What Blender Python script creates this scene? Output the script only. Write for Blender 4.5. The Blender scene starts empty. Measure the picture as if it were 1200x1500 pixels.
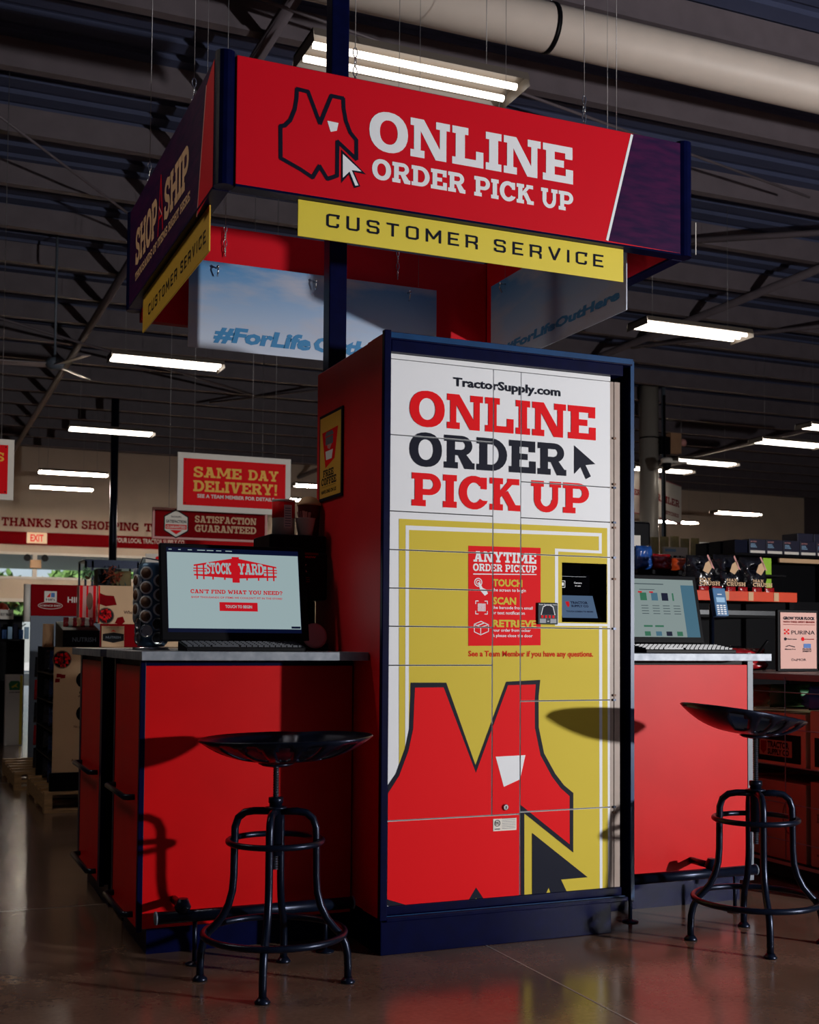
import bpy, math, random
from math import sin, cos, pi, radians
from mathutils import Vector, Matrix
from mathutils.geometry import tessellate_polygon
random.seed(7)
C = bpy.context.scene.collection

# ---------------------------------------------------------------- camera, light, exposure
cd = bpy.data.cameras.new('camera'); cam = bpy.data.objects.new('camera', cd); C.objects.link(cam)
cd.sensor_fit = 'HORIZONTAL'; cd.sensor_width = 36.0; cd.lens = 53.355; cd.shift_y = 0.0944
PITCH, ROLL, YAW, CAMZ = 0.0432995, 0.0073623, 0.3990773, 1.10
_f = Vector((0, cos(PITCH), sin(PITCH))); _r = Vector((1, 0, 0)); _u = _r.cross(_f)
_r2 = cos(ROLL)*_r + sin(ROLL)*_u; _u2 = -sin(ROLL)*_r + cos(ROLL)*_u
M = Matrix((_r2, _u2, -_f)).transposed().to_4x4()
cam.matrix_world = Matrix.Translation((0, 0, CAMZ)) @ Matrix.Rotation(-YAW, 4, 'Z') @ M
cd.dof.use_dof = True; cd.dof.focus_distance = 4.9; cd.dof.aperture_fstop = 7.0
cd.clip_end = 300
bpy.context.scene.camera = cam

w = bpy.data.worlds.new('world'); bpy.context.scene.world = w; w.use_nodes = True
wn = w.node_tree; bg = wn.nodes['Background']
sky = wn.nodes.new('ShaderNodeTexSky'); sky.sky_type = 'HOSEK_WILKIE'; sky.turbidity = 4
sky.sun_direction = Vector((-0.3, 0.6, 0.75)).normalized()
wn.links.new(sky.outputs[0], bg.inputs[0]); bg.inputs[1].default_value = 2.5

KEY_POS = (6.35, -0.9, 1.36)
kl = bpy.data.lights.new('flash_head', 'POINT'); kl.energy = 1560; kl.shadow_soft_size = 0.09
kl.color = (1.0, 0.98, 0.97)
ko = bpy.data.objects.new('flash_head', kl); ko.location = KEY_POS; C.objects.link(ko)

sl = bpy.data.lights.new('sun', 'SUN'); sl.energy = 7; sl.angle = .01; so = bpy.data.objects.new('sun', sl); C.objects.link(so)
so.rotation_euler = (radians(42), 0, radians(-20))      # over the roof, onto the trees outside
TUBE = 8.0      # strength of the fluorescent tubes

sc = bpy.context.scene
sc.view_settings.view_transform = 'Standard'; sc.view_settings.look = 'None'
sc.view_settings.exposure = 0.0; sc.view_settings.gamma = 1.0; sc.view_settings.use_curve_mapping = False
sc.cycles.use_denoising = True
sc.cycles.max_bounces = 6; sc.cycles.diffuse_bounces = 3; sc.cycles.glossy_bounces = 3
sc.cycles.transparent_max_bounces = 8; sc.cycles.sample_clamp_indirect = 4

# ---------------------------------------------------------------- helpers
def lin(h):
    if isinstance(h, str):
        h = h.lstrip('#'); h = [int(h[i:i+2], 16)/255 for i in (0, 2, 4)]
    return tuple((c/12.92 if c <= .04045 else ((c+.055)/1.055)**2.4) for c in h) + (1.0,)
_m = {}
def mat(name, col='808080', rough=.5, metal=0, spec=.5, emit=0, var=0.0, scale=8, bump=0.0, bscale=None, coat=0, stretch=None, col2=None):
    if name in _m: return _m[name]
    m = bpy.data.materials.new(name); m.use_nodes = True; nt = m.node_tree; b = nt.nodes['Principled BSDF']
    c = lin(col)
    b.inputs['Roughness'].default_value = rough; b.inputs['Metallic'].default_value = metal
    b.inputs['Specular IOR Level'].default_value = spec; b.inputs['Base Color'].default_value = c
    if coat: b.inputs['Coat Weight'].default_value = coat; b.inputs['Coat Roughness'].default_value = .12
    if emit:
        b.inputs['Emission Color'].default_value = c; b.inputs['Emission Strength'].default_value = emit
    if var or bump:
        tc = nt.nodes.new('ShaderNodeTexCoord'); mp = nt.nodes.new('ShaderNodeMapping')
        nt.links.new(tc.outputs['Object'], mp.inputs[0])
        if stretch: mp.inputs['Scale'].default_value = stretch
        nz = nt.nodes.new('ShaderNodeTexNoise'); nz.inputs['Scale'].default_value = scale; nz.inputs['Detail'].default_value = 6
        nt.links.new(mp.outputs[0], nz.inputs['Vector'])
        if var:
            r = nt.nodes.new('ShaderNodeValToRGB'); r.color_ramp.elements[0].position = .3; r.color_ramp.elements[1].position = .72
            d = lin(col2) if col2 else tuple(x*(1-var) for x in c[:3])+(1,)
            r.color_ramp.elements[0].color = d
            r.color_ramp.elements[1].color = c if col2 else tuple(min(1, x*(1+var*.5)) for x in c[:3])+(1,)
            nt.links.new(nz.outputs['Fac'], r.inputs[0]); nt.links.new(r.outputs[0], b.inputs['Base Color'])
            if emit: nt.links.new(r.outputs[0], b.inputs['Emission Color'])
        if bump:
            n2 = nz
            if bscale:
                n2 = nt.nodes.new('ShaderNodeTexNoise'); n2.inputs['Scale'].default_value = bscale
                nt.links.new(mp.outputs[0], n2.inputs['Vector'])
            bp = nt.nodes.new('ShaderNodeBump'); bp.inputs['Strength'].default_value = bump; bp.inputs['Distance'].default_value = .01
            nt.links.new(n2.outputs['Fac'], bp.inputs['Height']); nt.links.new(bp.outputs[0], b.inputs['Normal'])
    _m[name] = m; return m

def wloc(p):
    v = Vector((0, 0, 0))
    while p is not None: v += p.location; p = p.parent
    return v
def link(name, me, parent=None, loc=None):
    o = bpy.data.objects.new(name, me); C.objects.link(o)
    if parent is not None: o.parent = parent
    if loc is not None: o.location = loc
    return o
def tag(o, label=None, cat=None, group=None, kind=None):
    if label: o['label'] = label
    if cat: o['category'] = cat
    if group: o['group'] = group
    if kind: o['kind'] = kind
    return o
def thing(name, label, cat, loc=(0, 0, 0), group=None):
    return tag(link(name, None, None, Vector(loc)), label, cat, group)

class MB:
    def __init__(s): s.v = []; s.f = []; s.m = []; s.sm = []
    def add(s, vs, fs, m=0, smooth=False):
        b = len(s.v); s.v += [tuple(v) for v in vs]
        for f in fs: s.f.append([b+i for i in f]); s.m.append(m); s.sm.append(smooth)
        return s
    def box(s, x0, y0, z0, x1, y1, z1, m=0):
        if x0 > x1: x0, x1 = x1, x0
        if y0 > y1: y0, y1 = y1, y0
        if z0 > z1: z0, z1 = z1, z0
        return s.add([(x0,y0,z0),(x1,y0,z0),(x1,y1,z0),(x0,y1,z0),(x0,y0,z1),(x1,y0,z1),(x1,y1,z1),(x0,y1,z1)],
              [(0,3,2,1),(4,5,6,7),(0,1,5,4),(1,2,6,5),(2,3,7,6),(3,0,4,7)], m)
    def obox(s, c, ax, ay, az, m=0):
        c = Vector(c); ax = Vector(ax); ay = Vector(ay); az = Vector(az)
        return s.add([c-ax-ay-az, c+ax-ay-az, c+ax+ay-az, c-ax+ay-az, c-ax-ay+az, c+ax-ay+az, c+ax+ay+az, c-ax+ay+az],
              [(0,3,2,1),(4,5,6,7),(0,1,5,4),(1,2,6,5),(2,3,7,6),(3,0,4,7)], m)
    def bar(s, p, q, wd, th, m=0):
        p = Vector(p); q = Vector(q); d = (q-p); L = d.length/2; d.normalize()
        up = Vector((0, 0, 1)) if abs(d.z) < .95 else Vector((0, 1, 0))
        a = d.cross(up).normalized(); b = a.cross(d)
        return s.obox((p+q)/2, a*wd/2, d*L, b*th/2, m)
    def tube(s, pts, r, n=10, m=0, closed=False, caps=True):
        P = [Vector(p) for p in pts]; N = len(P); R = r if isinstance(r, (list, tuple)) else [r]*N
        vs = []; prev = None
        for i, p in enumerate(P):
            if closed: t = (P[(i+1) % N]-P[i-1])
            else: t = P[min(i+1, N-1)]-P[max(i-1, 0)]
            t.normalize()
            if prev is None:
                up = Vector((0, 0, 1)) if abs(t.z) < .9 else Vector((1, 0, 0))
                a = t.cross(up).normalized()
            else:
                a = (prev - t*prev.dot(t)).normalized()
            prev = a; b = t.cross(a)
            vs += [p + (a*cos(2*pi*k/n)+b*sin(2*pi*k/n))*R[i] for k in range(n)]
        fs = []
        for i in range(N if closed else N-1):
            j = (i+1) % N
            for k in range(n): fs.append((i*n+k, i*n+(k+1) % n, j*n+(k+1) % n, j*n+k))
        s.add(vs, fs, m, True)
        if caps and not closed:
            b0 = len(s.v)-N*n
            s.f.append([b0+k for k in range(n)][::-1]); s.m.append(m); s.sm.append(False)
            s.f.append([b0+(N-1)*n+k for k in range(n)]); s.m.append(m); s.sm.append(False)
        return s
    def lathe(s, c, prof, n=24, m=0, axis=(0, 0, 1), smooth=True):
        ax = Vector(axis).normalized(); up = Vector((1, 0, 0)) if abs(ax.x) < .9 else Vector((0, 1, 0))
        a = ax.cross(up).normalized(); b = ax.cross(a); c = Vector(c); vs = []
        for (r, h) in prof:
            vs += [c+ax*h+(a*cos(2*pi*k/n)+b*sin(2*pi*k/n))*r for k in range(n)]
        fs = []
        for i in range(len(prof)-1):
            for k in range(n): fs.append((i*n+k, i*n+(k+1) % n, (i+1)*n+(k+1) % n, (i+1)*n+k))
        s.add(vs, fs, m, smooth)
        b0 = len(s.v)-len(prof)*n
        for i, rev in ((0, True), (len(prof)-1, False)):
            if prof[i][0] > 1e-6:
                l = [b0+i*n+k for k in range(n)]
                s.f.append(l[::-1] if rev else l); s.m.append(m); s.sm.append(False)
        return s
    def prism(s, poly, axis, d0, d1, m=0):
        """poly: 2-D outline; axis 'y' -> (x,z) outline extruded d0..d1 in y, 'x' -> (y,z), 'z' -> (x,y)"""
        g = {'y': lambda p, d: (p[0], d, p[1]), 'x': lambda p, d: (d, p[0], p[1]), 'z': lambda p, d: (p[0], p[1], d)}[axis]
        n = len(poly); vs = [g(p, d0) for p in poly]+[g(p, d1) for p in poly]
        fs = [(i, (i+1) % n, n+(i+1) % n, n+i) for i in range(n)]
        tr = tessellate_polygon([[Vector((p[0], p[1], 0)) for p in poly]])
        fs += [tuple(t) for t in tr]+[tuple(n+i for i in t)[::-1] for t in tr]
        return s.add(vs, fs, m)
    def build(s, name, mats, parent=None, bevel=0, label=None, cat=None, group=None, kind=None, loc=None):
        if not isinstance(mats, (list, tuple)): mats = [mats]
        if parent is None and loc is None:
            xs = [v[0] for v in s.v]; ys = [v[1] for v in s.v]; zs = [v[2] for v in s.v]
            loc = Vector(((min(xs)+max(xs))/2, (min(ys)+max(ys))/2, min(zs)))
        off = wloc(parent) if parent is not None else Vector(loc)
        me = bpy.data.meshes.new(name)
        me.from_pydata([(v[0]-off.x, v[1]-off.y, v[2]-off.z) for v in s.v], [], s.f)
        for m in mats: me.materials.append(m)
        me.polygons.foreach_set('material_index', s.m); me.polygons.foreach_set('use_smooth', s.sm)
        me.update()
        o = link(name, me, parent, None if parent is not None else loc)
        if bevel:
            b = o.modifiers.new('bevel', 'BEVEL'); b.width = bevel; b.segments = 2; b.limit_method = 'ANGLE'
        return tag(o, label, cat, group, kind)

def copy_tree(o, loc=None, parent=None, label=None, group=None):
    c = o.copy(); C.objects.link(c); c.parent = parent
    if loc is not None: c.location = loc
    if label: c['label'] = label
    if group: c['group'] = group
    for ch in o.children: copy_tree(ch, None, c)
    return c

# ---------------------------------------------------------------- lettering
def R(a, b, c, d): return [(a, b), (c, b), (c, d), (a, d)]
def ring(cx, cy, ax, ay, bx, by, a0, a1, n=None, e=1.0):
    n = n or max(4, int(abs(a1-a0)/15)); out = []
    def pt(rx, ry, t):
        t = radians(t); c, s_ = cos(t), sin(t)
        return (cx+rx*math.copysign(abs(c)**e, c), cy+ry*math.copysign(abs(s_)**e, s_))
    for i in range(n):
        t0 = a0+(a1-a0)*i/n; t1 = a0+(a1-a0)*(i+1)/n
        out.append([pt(bx, by, t0), pt(ax, ay, t0), pt(ax, ay, t1), pt(bx, by, t1)])
    return out
S = .19
def stem(x=.1, w=.27, sl=.1, sr=.1, lo=True, hi=True):
    o = [R(x, 0, x+w, 1)]
    if lo: o.append(R(x-sl, 0, x+w+sr, S))
    if hi: o.append(R(x-sl, 1-S, x+w+sr, 1))
    return o
G = {}
G['I'] = (.47, stem())
G['O'] = (1.08, ring(.54, .5, .54, .52, .25, .31, 0, 360, e=.92))
G['L'] = (.92, stem()+[R(.3, 0, .92, S), R(.7, 0, .92, .42)])
G['E'] = (.95, stem()+[R(.3, 0, .95, S), R(.72, 0, .95, .38), R(.3, 1-S, .93, 1), R(.7, .66, .93, 1), R(.3, .41, .66, .6)])
G['F'] = (.9, stem()+[R(.3, 1-S, .9, 1), R(.68, .62, .9, 1), R(.3, .39, .64, .58)])
G['N'] = (1.13, [R(.1, 0, .29, 1), R(0, 0, .4, S), R(0, 1-S, .3, 1), R(.84, 0, 1.03, 1), R(.73, 1-S, 1.13, 1), [(.1, 1), (.38, 1), (1.03, 0), (.72, 0)]])
G['R'] = (1.04, stem()+[R(.3, 1-S, .6, 1), R(.3, .4, .6, .57)]+ring(.6, .7, .36, .3, .12, .12, -90, 90)+[[(.45, .45), (.7, .5), (.97, S), (.97, 0), (.7, 0)], R(.8, 0, 1.04, S)])
G['D'] = (1.06, stem()+[R(.3, 0, .52, S), R(.3, 1-S, .52, 1)]+ring(.52, .5, .54, .5, .26, .31, -90, 90))
G['P'] = (.98, stem()+[R(.3, 1-S, .58, 1), R(.3, .34, .58, .52)]+ring(.58, .67, .4, .33, .14, .15, -90, 90))
G['C'] = (1.0, ring(.53, .5, .53, .52, .25, .31, 40, 325)+[R(.76, .62, .97, .98), [(.74, .27), (1.0, .27), (.96, .17), (.7, .14)]])
G['G'] = (1.06, ring(.53, .5, .53, .52, .25, .31, 40, 330)+[R(.76, .64, .97, .98), R(.74, 0, .99, .42), R(.58, .36, 1.06, .52)])
G['K'] = (1.1, stem()+[[(.34, .36), (.34, .58), (.72, 1), (.98, 1)], R(.62, 1-S, 1.05, 1), [(.42, .48), (.64, .62), (1.04, 0), (.74, 0)], R(.66, 0, 1.1, S)])
G['U'] = (1.1, [R(.1, .4, .36, 1), R(0, 1-S, .46, 1), R(.78, .4, .99, 1), R(.68, 1-S, 1.1, 1)]+ring(.545, .4, .445, .42, .2, .22, 180, 360))
G['S'] = (.9, ring(.45, .72, .43, .3, .17, .11, 25, 272)+ring(.45, .28, .45, .3, .19, .11, -155, 92)+[R(.66, .66, .86, .96), R(.02, .04, .24, .36)])
G['H'] = (1.16, stem()+[R(.79, 0, 1.06, 1), R(.69, 0, 1.16, S), R(.69, 1-S, 1.16, 1), R(.3, .41, .8, .6)])
G['T'] = (1.0, [R(.365, 0, .635, 1), R(.22, 0, .78, S), R(0, 1-S, 1, 1), R(0, .62, .21, 1), R(.79, .62, 1, 1)])
G['A'] = (1.12, [[(.12, 0), (.34, 0), (.62, 1), (.4, 1)], [(.44, 1), (.74, 1), (1.02, 0), (.7, 0)], R(.3, .24, .8, .4), R(0, 0, .44, S), R(.62, 0, 1.12, S), R(.28, 1-S, .6, 1)])
G['V'] = (1.12, [[(.4, 0), (.66, 0), (.4, 1), (.1, 1)], [(.46, 0), (.68, 0), (1.02, 1), (.8, 1)], R(0, 1-S, .5, 1), R(.66, 1-S, 1.12, 1)])
G['Y'] = (1.1, [R(.42, 0, .69, .5), R(.28, 0, .83, S), [(.08, 1), (.38, 1), (.66, .42), (.44, .36)], [(.78, 1), (1.02, 1), (.69, .38), (.5, .42)], R(0, 1-S, .46, 1), R(.66, 1-S, 1.1, 1)])
G['M'] = (1.38, [R(.1, 0, .28, 1), R(0, 0, .4, S), R(0, 1-S, .3, 1), R(1.02, 0, 1.28, 1), R(.9, 0, 1.38, S), R(1.1, 1-S, 1.38, 1), [(.1, 1), (.42, 1), (.76, .2), (.6, .2)], [(.96, 1), (1.28, 1), (.76, .2), (.6, .2)]])
G['W'] = (1.5, [[(.08, 1), (.38, 1), (.6, 0), (.36, 0)], [(.36, 0), (.58, 0), (.84, .8), (.66, .8)], [(.64, .8), (.88, .8), (1.1, 0), (.88, 0)], [(.9, 0), (1.12, 0), (1.42, 1), (1.22, 1)], R(0, 1-S, .48, 1), R(1.06, 1-S, 1.5, 1)])
G['X'] = (1.12, [[(.06, 1), (.38, 1), (1.04, 0), (.7, 0)], [(.8, 1), (1.02, 1), (.34, 0), (.1, 0)], R(0, 0, .46, S), R(.62, 0, 1.12, S), R(0, 1-S, .5, 1), R(.64, 1-S, 1.1, 1)])
G['B'] = (1.0, stem()+[R(.3, 1-S, .56, 1), R(.3, .42, .56, .58), R(.3, 0, .56, S)]+ring(.54, .73, .34, .27, .11, .09, -90, 90)+ring(.56, .28, .42, .28, .15, .1, -90, 90))
G['J'] = (.85, [R(.42, .35, .68, 1), R(.3, 1-S, .85, 1)]+ring(.35, .35, .33, .37, .09, .17, 180, 360))
G['?'] = (.8, ring(.4, .7, .4, .32, .15, .13, -60, 190)+[R(.28, .28, .52, .5), R(.27, 0, .53, .2)])
G['!'] = (.42, [[(.08, 1), (.36, 1), (.3, .3), (.14, .3)], R(.09, 0, .35, .2)])
G["'"] = (.3, [[(.05, 1), (.28, 1), (.2, .62), (.1, .62)]])
G['.'] = (.34, [R(.04, 0, .3, .22)])
G[' '] = (.42, [])
# squared sans capitals for the yellow boards (strokes of .15)
t_ = .155
def sqr(pts, w=t_):
    """mitred poly-line stroke"""
    out = []; P = [Vector(p) for p in pts]
    for a, b in zip(P, P[1:]):
        d = (b-a).normalized(); n = Vector((-d.y, d.x))*w/2; e = d*w*.2
        out.append([tuple(a-n-e), tuple(b-n+e), tuple(b+n+e), tuple(a+n-e)])
    return out
h_ = t_/2
Q = {' ': (.5, [])}
Q['C'] = (.78, sqr([(.78, 1-h_), (.2, 1-h_), (h_, .84), (h_, .16), (.2, h_), (.62, h_), (.78-h_, .16), (.78-h_, .3)])+[R(.78-t_, .68, .78, .92)])
Q['U'] = (.8, sqr([(h_, 1), (h_, .16), (.18, h_), (.62, h_), (.8-h_, .16), (.8-h_, 1)]))
Q['S'] = (.78, sqr([(.78-h_, .74), (.78-h_, .86), (.62, 1-h_), (.18, 1-h_), (h_, .86), (h_, .64), (.18, .52), (.6, .5), (.78-h_, .38), (.78-h_, .16), (.62, h_), (.18, h_), (h_, .14), (h_, .28)]))
Q['T'] = (.78, [R(0, 1-t_, .78, 1), R(.39-h_, 0, .39+h_, 1)])
Q['O'] = (.82, sqr([(.2, 1-h_), (h_, .84), (h_, .16), (.2, h_), (.62, h_), (.82-h_, .16), (.82-h_, .84), (.62, 1-h_), (.2, 1-h_)]))
Q['M'] = (1.0, [R(0, 0, t_, 1), R(1-t_, 0, 1, 1)]+sqr([(h_, .94), (.5, .3), (1-h_, .94)]))
Q['E'] = (.72, [R(0, 0, t_, 1), R(0, 0, .72, t_), R(0, 1-t_, .72, 1), R(0, .5-h_, .64, .5+h_)])
Q['R'] = (.8, [R(0, 0, t_, 1)]+sqr([(0, 1-h_), (.62, 1-h_), (.8-h_, .88), (.8-h_, .56), (.62, .46), (.1, .46)])+sqr([(.5, .46), (.8-h_, .3), (.8-h_, 0)]))
Q['V'] = (.86, sqr([(h_, 1), (.43, .06), (.86-h_, 1)]))
Q['I'] = (t_, [R(0, 0, t_, 1)])

from mathutils.geometry import delaunay_2d_cdt
def union(polys):
    vs = []; fs = []
    for p in polys:
        b = len(vs); area = sum(p[i-1][0]*p[i][1]-p[i][0]*p[i-1][1] for i in range(len(p)))
        q = p if area > 0 else p[::-1]
        vs += [Vector(v) for v in q]; fs.append(list(range(b, b+len(q))))
    V, E, F, ov, oe, of_ = delaunay_2d_cdt(vs, [], fs, 1, 1e-6)
    return [[(V[i].x, V[i].y) for i in f] for f, o in zip(F, of_) if o]
for D in (G, Q):
    for k_ in D:
        if D[k_][1]: D[k_] = (D[k_][0], union(D[k_][1]))
_fc = {}
def font_tris(s, bold=.0):
    k = (s, bold)
    if k in _fc: return _fc[k]
    cu = bpy.data.curves.new('t', 'FONT'); cu.body = s; cu.size = 1; cu.offset = bold; cu.resolution_u = 2
    o = bpy.data.objects.new('t', cu); C.objects.link(o)
    dg = bpy.context.evaluated_depsgraph_get(); ev = o.evaluated_get(dg); me = ev.to_mesh(); me.calc_loop_triangles()
    V = [v.co.copy() for v in me.vertices]
    T = [[(V[i].x, V[i].y) for i in t.vertices] for t in me.loop_triangles]
    ev.to_mesh_clear(); bpy.data.objects.remove(o); bpy.data.curves.remove(cu)
    _fc[k] = T; return T

def clip(poly, box):
    x0, y0, x1, y1 = box
    for ax, lim, sg in ((0, x0, 1), (0, x1, -1), (1, y0, 1), (1, y1, -1)):
        out = []
        for i, p in enumerate(poly):
            q = poly[i-1]; ip = (p[ax]-lim)*sg >= 0; iq = (q[ax]-lim)*sg >= 0
            if ip != iq:
                t = (lim-q[ax])/(p[ax]-q[ax]); out.append((q[0]+(p[0]-q[0])*t, q[1]+(p[1]-q[1])*t))
            if ip: out.append(p)
        poly = out
        if len(poly) < 3: return []
    return poly

class Art:
    """flat print: polygons in the (u,v) plane of a surface"""
    def __init__(s): s.it = []
    def poly(s, pts, m, layer=0, tag_='graphic'):
        if len(pts) <= 4 and tag_ != 'nc': s.it.append((list(pts), m, layer, tag_)); return s
        for t in tessellate_polygon([[Vector((p[0], p[1], 0)) for p in pts]]):
            s.it.append(([pts[i] for i in t], m, layer, 'graphic' if tag_ == 'nc' else tag_))
        return s
    def rect(s, a, b, c, d, m, layer=0, tag_='graphic'): return s.poly(R(a, b, c, d), m, layer, tag_)
    def line(s, pts, w, m, layer=0, tag_='graphic'):
        for q in union(sqr(pts, w)): s.poly(q, m, layer, tag_)
        return s
    def disc(s, c, r, m, layer=0, ry=None, n=16):
        ry = ry or r
        return s.poly([(c[0]+r*cos(2*pi*k/n), c[1]+ry*sin(2*pi*k/n)) for k in range(n)], m, layer)
    def oval(s, c, r, ry, w, m, layer=0):
        for q in ring(c[0], c[1], r, ry, r-w, ry-w, 0, 360, 20): s.poly(q, m, layer)
        return s
    def run(s, polys, W, u0, u1, v0, v1, m, layer, slant=0):
        k = (u1-u0)/W; h = v1-v0
        for p in polys: s.it.append(([(u0+x*k+slant*y*h, v0+y*h) for x, y in p], m, layer, 'lettering'))
    def slab(s, txt, u0, u1, v0, v1, m, layer=1, gap=.07, font=None, slant=0, rise=0):
        F = font or G; x = 0; P = []
        for ch in txt:
            wd, g = F[ch]; P += [[(a+x, b) for a, b in p] for p in g]; x += wd+gap
        W = x-gap
        if rise: P = [[(a, b+rise*a/W) for a, b in p] for p in P]
        s.run(P, W, u0, u1, v0, v1, m, layer, slant); return s
    def sq(s, txt, u0, u1, v0, v1, m, layer=1, gap=.45): return s.slab(txt, u0, u1, v0, v1, m, layer, gap, Q)
    def text(s, txt, u0, u1, v0, v1, m, layer=1, bold=.012, slant=0):
        """built-in font, baseline v0, cap height v1-v0, stretched between u0 and u1"""
        T = font_tris(txt, bold)
        if not T: return s
        xs = [p[0] for t in T for p in t]; x0 = min(xs); W = max(xs)-x0; ch = .70
        s.run([[(a-x0, b/ch) for a, b in t] for t in T], W, u0, u1, v0, v1, m, layer, slant); return s
    def emit(s, parent, O, U, V, box=None, mirror=False, off=.0008, step=.0005, only=None):
        O = Vector(O); U = Vector(U); V = Vector(V); N = U.cross(V)
        if mirror: N = -N
        for tg in ('graphic', 'lettering'):
            if only and tg != only: continue
            mb = MB(); mats = []
            for p, m, l, t in s.it:
                if t != tg: continue
                if box:
                    p = clip(p, box)
                    if not p: continue
                if m not in mats: mats.append(m)
                mb.add([O+U*a+V*b+N*(off+step*l) for a, b in p], [tuple(range(len(p)))], mats.index(m))
            if mb.f: mb.build(tg, mats, parent)

# ---------------------------------------------------------------- materials
NAVY = mat('navy_paint', '02062c', .34, spec=.08, var=.25, scale=20, bump=.04)
NAVYLIT = mat('navy_lit_edge', '0c3a66', .35, spec=.25, var=.2, scale=14)  # lighter copy of the navy: light on the frame edges put into colour
BLACK = mat('black_plastic', '07070b', .5, spec=.12, var=.2, scale=30)
BLACKM = mat('black_steel', '101a2e', .3, metal=.6, var=.25, scale=40, bump=.03)
REDL = mat('red_laminate', 'c40108', .42, var=.08, scale=5, bump=.01, spec=.14)
REDS = mat('red_locker_side', 'c8101c', .5, var=.08, scale=6, bump=.03)
REDP = mat('red_print', 'dc0210', .6, spec=.12)
REDSIGN = mat('red_sign_print', 'c4031a', .55, spec=.15)
WHITE = mat('white_print', 'dfe2e6', .55, spec=.3)
YEL = mat('yellow_print', 'cbb63c', .6, spec=.15)
NAVP = mat('navy_print', '03081f', .6, spec=.15)
YBOARD = mat('yellow_board', 'd8c53a', .5, var=.05, scale=3)
BEIGE = mat('beige_steel', '97857a', .5, var=.1, scale=20)
GALV = mat('galvanised_steel', '8f959d', .5, metal=.35, var=.35, scale=26, bump=.05, col2='6d747e')
STEEL = mat('bright_steel', 'c0c4c8', .25, metal=1)
WIRE = mat('steel_wire', '8c8a8c', .4, metal=.6)
CREAM = mat('cream_card', 'cda880', .6, var=.08, scale=4)
WCARD = mat('white_card', 'd8d2c8', .55, var=.05, scale=4)
WALLP = mat('wall_cream_paint', 'cbb9a4', .7, var=.06, scale=2, bump=.05)
GREY = mat('grey_plastic', '5d6672', .45, var=.1, scale=12)
DKRED = mat('dark_red_print', '7c0610', .7, spec=.03)
ORANGE = mat('orange_plastic', 'd8421c', .45, var=.08, scale=6)
GREEN = mat('green_box', '86b51c', .5)
DGREEN = mat('dark_green_print', '1f6b3a', .5)
BLUE = mat('blue_print', '1d5fa8', .45)
SKYB = mat('light_blue_print', '8fb6d4', .5)
PINK = mat('pink_plastic', 'c88a84', .5)
WOOD = mat('pallet_wood', 'b08a5c', .7, var=.35, scale=9, stretch=(1, 6, 6), bump=.2)
CARDB = mat('cardboard', 'a37a5a', .75, var=.15, scale=7, bump=.05)
BROWNP = mat('brown_print', '6a4630', .6)
FABR = mat('foil_bag_black', '15161c', .22, spec=.8, var=.5, scale=30, bump=.9, bscale=22)
FABRED = mat('foil_bag_red', 'a01018', .24, spec=.8, var=.4, scale=24, bump=.9, bscale=20)
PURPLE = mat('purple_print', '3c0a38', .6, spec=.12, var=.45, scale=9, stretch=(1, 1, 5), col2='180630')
ORTEXT = mat('orange_red_print', 'c82404', .6, spec=.1)
BAYB = mat('bay_black', '040407', .95, spec=0)
GOLD = mat('gold_print', 'e8a818', .5)
def screen_mat(name, col, e):
    m = mat(name, col, .3, spec=.15, emit=e); m.node_tree.nodes['Principled BSDF'].inputs['Base Color'].default_value = (.004, .004, .005, 1); return m
SCRW = screen_mat('lit_screen_white', 'a9bfc2', .72)
SCRD = screen_mat('lit_screen_dim_white', 'a4b6b4', .55)
SCRB = screen_mat('lit_screen_navy', '0b1434', .6)
SCRR = screen_mat('lit_screen_red', 'c81420', .8)
SCRK = screen_mat('lit_screen_text', '4a5a60', .6)
SCRG = screen_mat('lit_screen_green', '3f8a68', .5)
SCRS = screen_mat('lit_screen_blue', '4f7f96', .6)
TUBEM = mat('fluorescent_tube', 'fff2e2', .4, emit=TUBE)
TUBEN = mat('fluorescent_tube_near', 'fff2e2', .4, emit=TUBE*.5)
TUBEL = mat('fluorescent_tube_side', 'fff2e2', .4, emit=TUBE*7)
TUBEF = mat('fluorescent_tube_far', 'ffeedc', .4, emit=TUBE*16)
EXITM = mat('exit_sign_glow', 'f0c8a0', .5, emit=.35)
EXITR = mat('exit_letter_glow', 'e01810', .5, emit=.5)

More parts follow.
